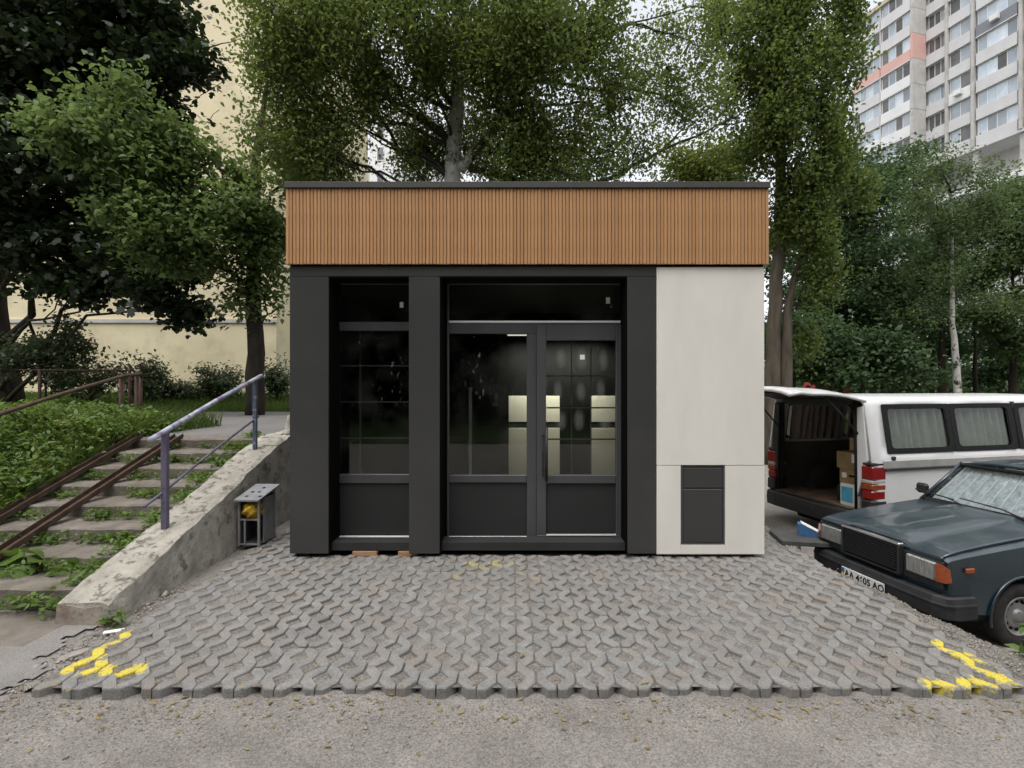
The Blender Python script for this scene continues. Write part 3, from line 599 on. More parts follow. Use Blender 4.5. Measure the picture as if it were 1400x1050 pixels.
# blue and purple handrail on the wall
hr = tag(empty('handrail', (-3.1, 4.51, .36)), 'flaking blue and purple pipe handrail standing on the sloping wall', 'railing')
def hl(p_): return (p_[0]+3.1, p_[1]-4.51, p_[2]-.36)
MB().box(-.026,.026,-.022,.022,-.02,.885).build('post', M['railp'], hr, bevel=.004)
q = hl((-3.1,6.09,.88)); MB().box(q[0]-.022,q[0]+.022,q[1]-.02,q[1]+.02,q[2]-.02,q[2]+.86).build('post', M['railb'], hr, bevel=.004)
MB().tube([hl((-3.1,4.32,1.20)),hl((-3.1,4.51,1.262)),hl((-3.1,5.3,1.515)),hl((-3.1,6.25,1.80))], .024, 10).build('top_rail', M['railt'], hr, True)
MB().tube([hl((-3.12,4.28,.64)),hl((-3.12,4.51,.715)),hl((-3.12,5.3,1.00)),hl((-3.12,6.22,1.30))], .013, 8).build('lower_rail', M['railp'], hr, True)
# brown pipe rail on the bank, far fence
br = tag(empty('pipe_railing', (-5.9, 7.6, .98)), 'brown steel pipe railing leaning down the weedy bank', 'railing')
def bl(p_): return (p_[0]+5.9, p_[1]-7.6, p_[2]-.98)
t1, t2 = P(168,514,7.7), P(192,511,8.1)
a0 = P(-160,616,4.6)
MB().tube([bl(a0), bl(P(0,566,5.6)), bl(P(90,537,6.6)), bl(t1), bl(t2), bl(P(194,516,8.15))], .026, 8).build('top_rail', M['rust'], br, True)
for (px_, d_) in ((166,7.7),(187,8.05),(192.5,8.15)):
    q = P(px_,515,d_); MB().tube([bl((q.x,q.y,.9)), bl((q.x,q.y,q.z))], .03 if px_<190 else .022, 8).build('post', M['rust'], br, True)
q = P(-40,577,5.35); MB().tube([bl((q.x,q.y,.2)), bl((q.x,q.y,q.z))], .028, 8).build('post', M['rust'], br, True)
ff = tag(empty('pipe_fence', (-12, 12.8, 1.0)), 'thin weathered pipe fence beside the big maple trunk', 'fence')
MB().tube([(-6,0,1.14),(2.4,0,1.08)], .022, 8).build('rail', M['rust'], ff, True)
for x in (-3.2,.02,2.3): MB().tube([(x,0,-.1),(x,0,1.11)], .035, 8).build('post', M['rust'], ff, True)
# litter bin
bn = tag(empty('litter_bin', (-2.72, 5.22, -.01), R(-3)), 'grey steel litter bin stuffed with a yellow bag by the wall', 'bin')
for (a,b,c,d) in ((-.12,-.1,0,.02),(.09,.11,0,.02),(-.12,-.1,.30,.32),(.09,.11,.30,.32)): MB().box(a,b,c,d,.02,.5 if c==0 else .56).build('leg', M['binm'], bn)
MB().box(-.055,-.04,.0,.015,.03,.29).build('front_bar', M['binm'], bn)
MB().box(-.098,.088,.002,.018,.285,.30).build('front_bar', M['binm'], bn); MB().box(-.098,.088,.002,.018,.03,.045).build('front_bar', M['binm'], bn)
MB().box(.092,.106,.10,.298,.03,.5).build('side_panel', M['binm'], bn); MB().box(-.118,-.104,.022,.298,.03,.5).build('side_panel', M['bind'], bn)
MB().box(-.1,.09,.305,.315,.03,.52).build('back_panel', M['bind'], bn); MB().box(-.1,.09,.03,.30,.02,.03).build('base_plate', M['bind'], bn)
lid = MB(); lid.add([(-.14,-.04,.49),(.12,-.04,.49),(.15,.34,.585),(-.12,.34,.585),(-.14,-.04,.505),(.12,-.04,.505),(.15,.34,.60),(-.12,.34,.60)], [(0,3,2,1),(4,5,6,7),(0,1,5,4),(1,2,6,5),(2,3,7,6),(3,0,4,7)])
lid.build('lid', M['binm'], bn)
r_ = random.Random(5)
for k in (0,2,3,4,7):
    x = -.07+.07*(k%3)+r_.uniform(-.015,.015); y = .03+.1*(k//3); z = .506+(y+.04)/.38*.095+.0006
    MB().add([(x,y,z),(x+.032,y+.004,z+.001),(x+.028,y+.03,z+.0075),(x-.002,y+.026,z+.0065)], [(0,1,2,3)]).build('lid_hole', M['black'], bn, solid=.002)
bg_ = MB(); base = Vector((-.005,.10,.385))
def bagpt(u, v):
    q = base + Vector((math.cos(u)*math.sin(v)*.095, math.sin(u)*math.sin(v)*.13, math.cos(v)*.095)); k = 1+.13*math.sin(u*5+v*7)+.07*math.sin(u*11-v*13)
    return base + (q-base)*k
bg_.grid(bagpt, np.linspace(0,2*math.pi,25), np.linspace(.02,math.pi-.02,15)); bagob = bg_.build('rubbish_bag', M['bag'], None, True)
bagob.location = bn.location; bagob.rotation_euler = bn.rotation_euler; tag(bagob, 'crumpled yellow plastic bag inside the litter bin', 'bag')
cn = MB().lathe([(.09,0),(.09,.012),(.062,.02),(.035,.17),(.02,.24),(.001,.25)], Matrix.Identity(4), 16).build('marker_cone', M['wallcon'], None, True); cn.location = (-2.98, 6.75, wz(6.75)+.012)
tag(cn, 'small pale cone on the wall top beside the kiosk', 'cone')
# ------------------------------------------------------------------ vehicles
def bake(o):
    dg = bpy.context.evaluated_depsgraph_get(); dg.update()
    me = bpy.data.meshes.new_from_object(o.evaluated_get(dg)); o.modifiers.clear(); o.data = me; return o
def wheel(parent, x, y, z, r, rimr, wd, side):
    # axis along local y, side=-1 faces -y
    t = empty('wheel'); bpy.data.objects.remove(t)
    Mx = Matrix.Translation((x,y,z)) @ Matrix.Rotation(R(90 if side < 0 else -90), 4, 'X')
    tb = MB(); h = wd/2
    tb.lathe([(rimr,-h*.8),(rimr+.02,-h),(r*.86,-h*1.02),(r*.965,-h*.88),(r,-h*.62),(r,h*.62),(r*.965,h*.88),(r*.86,h*1.02),(rimr+.02,h),(rimr,h*.8)], Mx, 40)
    ty = tb.build('wheel', M['tyre'], parent, True)
    rb = MB(); rb.lathe([(rimr+.004,h*.82),(rimr+.002,h*.95),(rimr-.012,h*.92),(rimr-.02,h*.55),(rimr*.8,h*.35),(rimr*.66,h*.5),(rimr*.52,h*.62),(rimr*.36,h*.50),(rimr*.33,h*.52),(rimr*.30,h*.8),(rimr*.2,h*.88),(.001,h*.9)], Mx, 40)
    rm = rb.build('rim', M['rim'], ty, True)
    if wd < .18:
        for k in range(12):
            q = 2*math.pi*k/12; c = Mx @ Matrix.Translation((rimr*.73*math.cos(q), rimr*.73*math.sin(q), h*.45)); MB().lathe([(.001,.012),(.014,.010),(.015,-.004)], c, 8).build('rim_hole', M['black'], ty)
    return ty
# ---- dark saloon: local x runs from nose to tail, y to the far side
LS = .92
car = tag(empty('saloon_car', (3.324,4.745,-.4945), R(9.3), LS), 'dusty dark teal boxy saloon with a silver windscreen sunshade', 'car')
car.scale = (LS, LS*.945, LS); car.location = (3.333,4.695,-.4945)
stn = [(.06,.34,.62,.80,.825,.70,.775,.765,.70),(.09,.30,.62,.815,.84,.70,.785,.77,.70),(.25,.25,.63,.845,.87,.70,.80,.785,.70),(.6,.22,.65,.885,.915,.70,.81,.79,.70),(1.0,.22,.66,.925,.96,.70,.81,.79,.70),
       (1.38,.22,.67,.955,1.0,.70,.81,.79,.70),(1.5,.22,.67,.96,1.01,.70,.81,.79,.72),(2.2,.22,.67,.955,1.0,.70,.81,.79,.72),(3.1,.22,.67,.95,.995,.70,.81,.79,.72),(3.4,.22,.67,.945,.985,.70,.81,.785,.70),
       (3.9,.28,.66,.93,.965,.70,.80,.775,.69),(4.05,.32,.64,.90,.935,.69,.78,.76,.68),(4.1,.36,.62,.87,.90,.66,.76,.74,.66)]
mb = MB(); sec = []
for (l,zb,zc,zs,zt,w1,w2,w3,w4) in stn:
    hp = [(w1,zb),(w2-.01,zb+.10),(w2,zc),(w3,zs),(w4,zt),(w4*.55,zt+.012),(0,zt+.016)]
    ring = [(l,-y,z) for y,z in hp] + [(l,y,z) for y,z in hp[:-1][::-1]]; sec.append(ring)
n = len(sec[0])
vs = [v for r_ in sec for v in r_]; fs = []
for i in range(len(sec)-1):
    for k in range(n): fs.append((i*n+k, i*n+(k+1)%n, (i+1)*n+(k+1)%n, (i+1)*n+k))
fs += [tuple(range(n)), tuple((len(sec)-1)*n+k for k in range(n))[::-1]]
body = mb.add(vs, fs).build('body', M['lada'], None)
cut = MB()
for (l, r_) in ((.80,.345),(3.22,.335)):
    for s_ in (-1,1):
        c = MB(); c.lathe([(.001,0),(r_,0),(r_,.36),(.001,.36)], Matrix.Translation((l, s_*.52 if s_>0 else -.52, .30)) @ Matrix.Rotation(R(-90*s_),4,'X'), 32)
        co_ = c.build('c', M['plas']); md = body.modifiers.new('bo','BOOLEAN'); md.operation = 'DIFFERENCE'; md.object = co_; md.solver = 'EXACT'; bake(body)
        bpy.data.objects.remove(co_)
md = body.modifiers.new('bv','BEVEL'); md.width = .014; md.segments = 2; md.limit_method = 'ANGLE'; md.angle_limit = R(24); bake(body)
body.parent = car
for (l, r_) in ((.80,.345),(3.22,.335)):
    for s_ in (-1,1):    # arch lips
        pts = [(l+math.cos(a)*(r_+.006), s_*.812, .30+math.sin(a)*(r_+.006)) for a in np.linspace(R(-12),R(192),22)]
        MB().tube(pts, .011, 6).build('arch_lip', M['lada'], car, True)
        wheel(car, l, s_*.715, .29, .288, .172, .165, s_)
# hood with a raised centre
def hoodz(l, s_):
    zt = np.interp(l, [a[0] for a in stn], [a[4] for a in stn]) + .012
    a = abs(s_); k = .024*(1-smoothst(.30,.37,a)); return zt + float(k) - .006*(a > .66) + .006*math.sin(max(0,min(1,(l-.05)/1.3))*math.pi)
hb = MB(); hb.grid(lambda l,s_: (l, s_, hoodz(l,s_)), list(np.linspace(.055,1.36,14)), [-.725,-.70,-.6,-.5,-.42,-.375,-.335,-.30,-.15,0,.15,.30,.335,.375,.42,.5,.6,.70,.725])
hood = hb.build('hood', M['lada'], car, True, solid=.018)
MB().box(.035,.07,-.73,.73,.795,.845,b=.012).build('hood_lip', M['lada'], hood)
MB().box(1.362,1.47,-.68,.68,.99,1.035,b=.008).build('cowl_grille', M['plas'], car)
# front: black surround, grille, headlights
MB().box(.03,.062,-.745,.745,.555,.80,b=.006).build('front_surround', M['plas'], car)
gr = MB().box(-.005,.03,-.345,.345,.575,.845,b=.003).build('grille', M['black'], car)
for k in range(10):
    z = .60+.0238*k; MB().box(-.022,-.004,-.318,.318,z,z+.009).build('grille_slat', M['plas'], gr)
MB().box(-.028,.03,-.36,.36,.835,.862,b=.007).build('grille_frame', M['chrome'], gr)
for s_ in (-1,1): MB().box(-.028,.03,s_*.345-.014,s_*.345+.014,.575,.8345,b=.005).build('grille_frame', M['chrome' if False else 'plas'], gr)
MB().box(-.028,.03,-.36,.36,.566,.5745).build('grille_frame', M['plas'], gr)
for s_ in (-1,1):
    a, b = sorted((s_*.40, s_*.695)); hlp = MB().box(.0,.045,a,b,.62,.785,b=.012).build('headlight', M['lamp'], car)
    a, b = sorted((s_*.668, s_*.775)); am = MB()
    am.add([(.004,a if s_<0 else a,.625),(.004,b,.625),(.004,b,.78),(.004,a,.78)] if False else
           [(.005,s_*.70,.625),(.03,s_*.772,.625),(.03,s_*.765,.772),(.005,s_*.70,.782),(.05,s_*.70,.625),(.085,s_*.784,.63),(.075,s_*.772,.745),(.05,s_*.70,.782)],
           [(0,1,2,3),(7,6,5,4),(0,4,5,1),(1,5,6,2),(2,6,7,3),(3,7,4,0)])
    am.build('indicator', M['amber'], hlp)
    MB().box(.20,.285,s_*.805-.012,s_*.805+.012,.715,.757,b=.005).build('side_marker', M['amber'], car)
# wrap-round bumper
path = [(.285,-.838),(.06,-.832),(.0,-.80),(-.035,-.70),(-.05,-.35),(-.055,0),(-.05,.35),(-.035,.70),(.0,.80),(.06,.832),(.285,.838)]
bp_ = MB(); sec = []
pf = [(0,.325),(.0,.42),(.006,.43),(.006,.445),(0,.455),(-.012,.50),(-.03,.512),(-.085,.512),(-.085,.325)]
for i, (x,y) in enumerate(path):
    a = Vector(path[max(i-1,0)]); b = Vector(path[min(i+1,len(path)-1)]); t = (b-a).normalized(); nrm = Vector((-t.y, t.x))   # outward = to -x in the middle
    if nrm.dot(Vector((x-.5,y))) < 0: nrm = -nrm
    sec.append([(x+nrm.x*o_, y+nrm.y*o_, z) for o_, z in pf])
n = len(pf); vs = [v for s2 in sec for v in s2]; fs = []
for i in range(len(sec)-1):
    for k in range(n): fs.append((i*n+k, i*n+(k+1)%n, (i+1)*n+(k+1)%n, (i+1)*n+k))
fs += [tuple(range(n)), tuple((len(sec)-1)*n+k for k in range(n))[::-1]]
bump = bp_.add(vs, fs).build('bumper', M['plas'], car, bevel=.004)
MB().box(.06,.2,-.7,.7,.26,.40,b=.01).build('front_apron', M['black'], car)
# number plate
pl = MB().box(-.078,-.068,-.245,.295,.322,.438,b=.003).build('number_plate', M['plate'], car)
MB().box(-.0795,-.0782,.252,.289,.380,.432).build('plate_badge', M['pblue'], pl); MB().box(-.0795,-.0782,.252,.289,.328,.3798).build('plate_badge', M['pyel'], pl)
def text(txt, size, m, parent, mtx, name='lettering'):
    cu = bpy.data.curves.new('t','FONT'); cu.body = txt; cu.size = size; cu.align_x = 'CENTER'; cu.align_y = 'CENTER'; cu.extrude = .0006; cu.offset = .0022
    o = bpy.data.objects.new('t', cu); COL.objects.link(o); bpy.context.view_layer.update()
    me = bpy.data.meshes.new_from_object(o.evaluated_get(bpy.context.evaluated_depsgraph_get())); bpy.data.objects.remove(o)
    me.transform(mtx); me.materials.clear(); return link(name, me, m, parent)
# text faces -x, reads from +y to -y
TM = Matrix.Translation((-.0792,.0,.380)) @ Matrix(((0,0,-1,0),(-1,0,0,0),(0,1,0,0),(0,0,0,1)))
text('AA 4605 AO', .092, M['black'], pl, TM)
MB().box(4.08,4.18,-.80,.80,.34,.51,b=.02).build('bumper', M['plas'], car)
# greenhouse
A0, A1, A2, A3 = 1.40, 1.80, 2.95, 3.36
def zr(l): return 1.47 + .03*math.sin(math.pi*max(0,min(1,(l-A1)/(A2-A1))))
rb = MB(); rb.grid(lambda l,s_: (l, s_, zr(l) - .045*abs(s_/.6)**2.4), list(np.linspace(A1-.02,A2+.02,10)), list(np.linspace(-.615,.615,15)))
rb.build('roof', M['lada'], car, True, solid=.03)
MB().box(A1-.035,A1+.03,-.60,.60,1.405,1.445,b=.012).build('windscreen_header', M['rubber'], car)
for s_ in (-1,1):
    MB().tube([(A0-.02,s_*.735,1.0),(A1,s_*.607,1.425)], .026, 8).build('pillar', M['lada'], car, True)
    MB().tube([(A0+.03,s_*.70,1.01),(A1+.02,s_*.585,1.42)], .018, 6).build('windscreen_seal', M['rubber'], car, True)
    MB().tube([(2.42,s_*.74,.98),(2.40,s_*.612,1.43)], .03, 8).build('pillar', M['lada'], car, True)
    pz = MB(); pz.add([(2.86,s_*.745,.97),(3.36,s_*.735,.97),(2.98,s_*.60,1.44),(2.80,s_*.61,1.44)], [(0,1,2,3)]); pz.build('rear_quarter_panel', M['lada'], car, solid=.03)
    MB().tube([(A1,s_*.61,1.435),(A2,s_*.61,1.435)], .022, 8).build('roof_rail', M['lada'], car, True)
    for (la,lb,ta,tb) in ((1.47,2.39,1.84,2.38),(2.45,2.86,2.43,2.80)):
        MB().add([(la,s_*.735,1.0),(lb,s_*.735,1.0),(tb,s_*.61,1.425),(ta,s_*.61,1.425)], [(0,1,2,3)]).build('side_window', M['carglass'], car, solid=.005)
    # mirrors
    mi = MB().box(1.50,1.57,s_*.86-.075,s_*.86+.075,1.05,1.17,b=.025).build('side_mirror', M['plas'], car); MB().tube([(1.56,s_*.74,1.03),(1.55,s_*.82,1.07)], .016, 6).build('mirror_stalk', M['plas'], mi, True)
    # doors: seam, handle
    for (la,lb) in ((1.40,2.40),(2.44,3.02)):
        dr = MB().box(la,lb,s_*.806-.007,s_*.806+.007,.30,.655,b=.004).build('door', M['lada'], car); MB().box(lb-.22,lb-.08,s_*.815-.012,s_*.815+.012,.60,.63,b=.005).build('door_handle', M['chrome'], dr)
MB().add([(A0+.01,-.69,1.03),(A0+.01,.69,1.03),(A1+.005,.585,1.435),(A1+.005,-.585,1.435)], [(0,1,2,3)]).build('windscreen', M['carglass'], car, solid=.006)
MB().add([(3.34,-.68,.99),(3.34,.68,.99),(2.98,.58,1.435),(2.98,-.58,1.435)], [(0,1,2,3)]).build('rear_window', M['carglass'], car, solid=.006)
MB().tube([(A0-.01,-.70,1.03),(A0-.01,.70,1.03)], .018, 6).build('windscreen_seal', M['rubber'], car, True)
def shade(u, v):   # pleated foil
    l = A0+.055+(A1+.03-A0-.04)*v; s_ = (-.655+1.31*u)*(1-.15*v); k = abs(((u*11) % 1)-.5)*2; return (l+.012*k, s_, 1.035+.385*v-.008*k)
us = sorted(set([i/22 for i in range(23)]))
sh_ = MB(); sh_.grid(shade, us, [0,.2,.4,.6,.8,1]); sho = sh_.build('sunshade', M['foil'], car)
for k in range(12):
    u = k/11; a = shade(u,0); b = shade(u,1); MB().tube([(a[0]-.006,a[1],a[2]+.005),(b[0]-.006,b[1],b[2]+.005)], .0045, 5).build('sunshade_fold', M['boxwhite'], sho)
MB().box(1.5,1.9,-.62,.62,.78,.99,b=.03).build('dashboard', M['plas'], car)
for s_ in (-.34,.34): MB().box(2.25,2.45,s_-.24,s_+.24,.5,1.22,b=.05).build('seat', M['plas'], car); 
MB().box(2.9,3.1,-.6,.6,.5,1.15,b=.05).build('seat', M['plas'], car)
for (ya, yb, lift) in ((.18,.60,.012),(-.42,.05,.05)):   # wipers
    a = Vector((A0-.035, ya-.0, 1.03)); b = Vector((A0+.03, yb+.0, 1.085)); 
    wp = MB().tube([a, (a+b)/2+Vector((-.03,0,.03)), b], .008, 6).build('wiper', M['plas'], car, True)
    MB().tube([b+Vector((-.02,-.24,-.01)), b+Vector((-.02,.24,.02))], .007, 5).build('wiper_blade', M['plas'], wp, True)
    MB().lathe([(.001,.03),(.018,.026),(.02,0)], Matrix.Translation(a-Vector((0,0,.02))), 10).build('wiper_pivot', M['plas'], wp, True)
# ---- white van: local x from tail to nose, y to the far side
van = tag(empty('delivery_van', (4.5,7.5,-.45), R(13.6)), 'white van with its tailgate lifted and boxes inside, behind the saloon', 'van')
hp = [(.90,.30),(.92,.45),(.925,.72),(.925,1.0),(.918,1.14),(.905,1.25),(.875,1.45),(.845,1.65),(.81,1.86),(.765,1.93),(.68,1.965),(.45,1.985),(0,1.995)]
ls = [0,.10,.28,.62,1.0,1.36,1.45,1.9,2.3,2.52,2.66,3.0,3.34,3.5,3.8,4.1,4.4,4.7,4.78]
def vpt(l, y, z):
    zm = np.interp(l, [0,3.2,3.6,4.2,4.7,4.8], [3,3,1.95,1.12,.92,.80]); k = np.interp(l, [0,.1,4.2,4.8], [.985,1,1,.9])
    z2 = min(z, zm - (.0 if z < 1.9 else 0)); return (l - (.0 if z < 1.25 else 0), y*k, z2)
ring = [(-y,z) for y,z in hp] + [(y,z) for y,z in hp[:-1][::-1]]
nr = len(ring); vs = []; fs = []
for l in ls:
    for y,z in ring: vs.append(vpt(l,y,z))
wins = [(.28,1.36),(1.45,2.52),(2.66,3.34)]
def iswin(l0,l1,k):
    ks = (5,6,7); kk = k if k < 12 else nr-2-k
    return kk in ks and any(a-1e-3 <= l0 and l1 <= b+1e-3 for a,b in wins)
for i in range(len(ls)-1):
    for k in range(nr-1):
        if iswin(ls[i], ls[i+1], k): continue
        if k < 2 and (.6 <= (ls[i]+ls[i+1])/2 <= 1.3) : pass
        a = i*nr+k; fs.append((a, a+1, a+1+nr, a+nr))
fs.append(tuple((len(ls)-1)*nr+k for k in range(nr)))
vb = MB().add(vs, fs).build('body', M['vanw'], van, True, solid=.03)
def sidepos(l, t, s_, out=0):   # t 0..1 between sill 1.25 and header 1.86
    z = 1.25+.61*t; y = np.interp(z, [1.25,1.45,1.65,1.86], [.905,.875,.845,.81]) + out; return (l, s_*y, z)
def rrect(l0, l1, t0, t1, r=.07, n=4, lean=0):
    pts = []
    for (cx,cy,a0) in ((l1-r,t0+r*1.4,-90),(l1-r,t1-r*1.4,0),(l0+r,t1-r*1.4,90),(l0+r,t0+r*1.4,180)):
        for k in range(n+1): a = R(a0+90*k/n); pts.append((cx+r*math.cos(a), cy+r*1.4*math.sin(a)))
    return pts
for s_ in (-1,1):
    for wi, (a,b) in enumerate(wins):
        o_ = rrect(a-.04,b+.045,-.04,1.03,.03); i_ = rrect(a+.05,b-.03,.07,.93,.06)
        mb = MB(); n = len(o_); mb.add([sidepos(l,t,s_,.024) for l,t in o_]+[sidepos(l,t,s_,.024) for l,t in i_], [(k,(k+1)%n,(k+1)%n+n,k+n) for k in range(n)])
        fr_ = mb.build('side_window', M['rubber'], van, solid=.008)
        MB().add([sidepos(l,t,s_,.004) for l,t in ((a,0),(b,0),(b,1),(a,1))], [(0,1,2,3)]).build('pane', M['vanglass'], fr_)
        cu = MB(); us = np.linspace(a+.02,b-.02,70)
        cu.grid(lambda l,t: (lambda q: (q[0], q[1] - s_*(.06+.045*math.sin(l*47+1.6*math.sin(l*9)+.5*t)+.016*math.sin(l*93+2*t)), q[2]))(sidepos(l,t,s_)), us, [-.02,.3,.6,.98])
        cu.build('curtain', M['curtain'] if s_ < 0 else M['curtain2'], fr_, True)
    MB().box(.16,3.3,s_*.938-.012,s_*.938+.012,1.035,1.135,b=.004).build('side_band', M['vang'], van)
    MB().box(.18,3.3,s_*.954-.012,s_*.954+.012,1.005,1.033,b=.006).build('side_rail', M['plas'], van)
    for (a,b) in ((1.31,1.50),(2.47,2.71)):
        MB().add([sidepos(l,t,s_,.021) for l,t in ((a,-.035),(b,-.035),(b,1.025),(a,1.025))], [(0,1,2,3)]).build('window_pillar', M['rubber'], van)
    # tail lamp stack
    def lampbox(x0,x1,ya,yb,z0,z1,b): a_, b_ = sorted((s_*ya, s_*yb)); return MB().box(x0,x1,a_,b_,z0,z1,b=b)
    tl = lampbox(-.02,.20,.775,.942,.62,.75,.02).build('tail_lamp', M['red'], van)
    for (z0,z1,m_,e_) in ((.752,.83,'amber',.943),(.832,.885,'clear',.941),(.887,1.06,'red',.944)): lampbox(-.022,.20,.775,e_,z0,z1,.012).build('lens', M[m_], tl)
    lampbox(-.03,.22,.775,.945,.44,.618,.02).build('bumper_corner', M['plas'], van)
    lampbox(-.02,.19,.78,.938,1.062,1.12,.02).build('lamp_cap', M['plas'], van)
    # door frame pillar inside
    pp_ = MB(); pp_.add([(-.012,s_*.70,.62),(-.012,s_*.86,1.13),(-.012,s_*.795,1.86),(-.012,s_*.70,1.83),(.09,s_*.68,.62),(.09,s_*.86,1.13),(.09,s_*.795,1.86),(.09,s_*.68,1.83)], [(0,1,2,3),(7,6,5,4),(0,4,5,1),(1,5,6,2),(2,6,7,3),(3,7,4,0)])
    pp_.build('rear_pillar', M['vanw'] if s_ < 0 else M['plas'], van, bevel=.012)
    MB().tube([(-.02,s_*.70,.46),(-.02,s_*.695,1.2),(-.02,s_*.67,1.80),(-.02,s_*.6,1.86)], .018, 6).build('door_seal', M['rubber'], van, True)
    MB().tube([(.02,s_*.72,1.45),(-.55,s_*.70,2.02)], .012, 6).build('gas_strut', M['plas'], van, True)
    for l in (.95,3.85): wheel(van, l, s_*.80, .31, .31, .20, .2, s_)
MB().box(.30,.36,-.955,-.912,1.14,1.19,b=.01).build('fuel_flap', M['plas'], van)
MB().box(-.02,.06,-.62,.62,1.84,1.95,b=.02).build('rear_header', M['plas'], van)
# van floor, lining, bulkhead
MB().box(.02,2.6,-.86,.86,.36,.445).build('load_floor', M['ply'], van)
MB().box(-.015,.018,-.68,.68,.34,.44,b=.008).build('load_sill', M['plas'], van)
MB().box(2.6,2.64,-.84,.84,.45,1.9).build('bulkhead', M['vinner'], van)
for s_ in (-1,1): MB().box(.15,2.58,s_*.868-.012,s_*.868+.012,.45,1.20).build('side_lining', M['vpanel'], van); 
ar = MB(); ar.lathe([(.001,.2),(.36,.2),(.38,.18),(.38,0)], Matrix.Translation((.95,.84,.43)) @ Matrix.Rotation(R(90),4,'X'), 28); ar.build('wheel_box', M['vinner'], van, True)
MB().box(.1,2.58,-.72,.72,1.90,1.925).build('roof_lining', M['vinner'], van)
# rear bumper
path = [(.30,-.945),(.02,-.945),(-.07,-.90),(-.105,-.7),(-.115,0),(-.105,.7),(-.07,.90),(.02,.945),(.30,.945)]
pf = [(0,.20),(.006,.33),(0,.40),(-.012,.425),(-.09,.43),(-.09,.20)]; sec = []
for i, (x,y) in enumerate(path):
    a = Vector(path[max(i-1,0)]); b = Vector(path[min(i+1,len(path)-1)]); t = (b-a).normalized(); nrm = Vector((-t.y,t.x))
    if nrm.dot(Vector((x-.6,y))) < 0: nrm = -nrm
    sec.append([(x+nrm.x*o_, y+nrm.y*o_, z) for o_, z in pf])
n = len(pf); vs = [v for s2 in sec for v in s2]; fs = []
for i in range(len(sec)-1):
    for k in range(n): fs.append((i*n+k, i*n+(k+1)%n, (i+1)*n+(k+1)%n, (i+1)*n+k))
fs += [tuple(range(n)), tuple((len(sec)-1)*n+k for k in range(n))[::-1]]
MB().add(vs, fs).build('bumper', M['plas'], van, bevel=.012)
MB().box(.0,.5,-.45,.35,.12,.30,b=.02).build('tow_bracket', M['black'], van); MB().box(.05,4.4,-.8,.8,.24,.355).build('underbody', M['black'], van)
# tailgate, lifted
def gate(u, v):
    s_ = v; e = abs(s_)/.80; l = .04-1.22*u; z = 1.985 + .14*u + .035*math.sin(math.pi*min(1,u*1.4)) - .075*e**4 - .05*smoothst(.85,1,u); return (l, s_, float(z))
gt = MB(); gt.grid(gate, list(np.linspace(0,1,14)), [-.80,-.785,-.74,-.65,-.5,-.3,0,.3,.5,.65,.74,.785,.80]); gate_o = gt.build('tailgate', M['vanw'], van, True, solid=.035)
gi = MB(); gi.grid(lambda u,v: (lambda q: (q[0],q[1],q[2]-.05))(gate(u,v)), list(np.linspace(.06,.95,8)), [-.70,-.5,0,.5,.70]); gi.build('tailgate_lining', M['vinner'], gate_o, True, solid=.01)
# boxes in the van
def crate(name, label, l0,l1,s0,s1,z0,z1, m, extra=None, rz=0):
    o = empty(name); o.matrix_world = Matrix.Translation((4.5,7.5,-.45)) @ Matrix.Rotation(R(13.6),4,'Z') @ Matrix.Translation(((l0+l1)/2,(s0+s1)/2,z0)) @ Matrix.Rotation(R(rz),4,'Z'); tag(o, label, 'box', 'boxes loaded in the van')
    a, b, h = (l1-l0)/2, (s1-s0)/2, z1-z0
    MB().box(-a,a,-b,b,0,h,b=.004).build('carton', m, o)
    for (nm, q, mm) in (extra or []):
        (y0,y1,zz0,zz1) = q; MB().box(-a-.003,-a+.004,y0,y1,zz0,zz1).build(nm, mm, o)
    return o
crate('storage_box', 'blue and white printed box on the van floor, bottom of its stack', .10,.44,-.66,-.34,.446,.75, M['boxwhite'], [('print', (-.04,.14,.05,.26), M['boxblue'])])
crate('storage_box', 'brown carton resting on the blue and white printed box', .11,.42,-.66,-.32,.752,.95, M['cardd'], [('label_patch', (.06,.13,.08,.15), M['boxwhite']), ('hand_hole', (-.06,.02,.10,.13), M['black'])], 2)
crate('storage_box', 'open crate with a white sheet, on top of the van stack', .12,.45,-.67,-.26,.952,1.19, M['cardd'], [('white_sheet', (-.18,-.05,.10,.22), M['boxwhite'])], -2)
crate('storage_box', 'tall pale carton behind the stack in the van', .50,.84,-.62,-.12,.446,1.36, M['card'], [('hand_hole', (-.10,.06,.80,.83), M['black']), ('hand_hole', (.12,.18,.66,.70), M['black']), ('hand_hole', (.12,.18,.48,.52), M['black'])])
o = MB().lathe([(.001,0),(.11,0),(.12,.03),(.12,.19),(.10,.22),(.001,.22)], Matrix.Identity(4), 18).build('black_drum', M['plas'], None, True)
o.matrix_world = Matrix.Translation((4.5,7.5,-.45)) @ Matrix.Rotation(R(13.6),4,'Z') @ Matrix.Translation((.40,-.16,.446)); tag(o, 'small black drum on the van floor beside the boxes', 'drum')
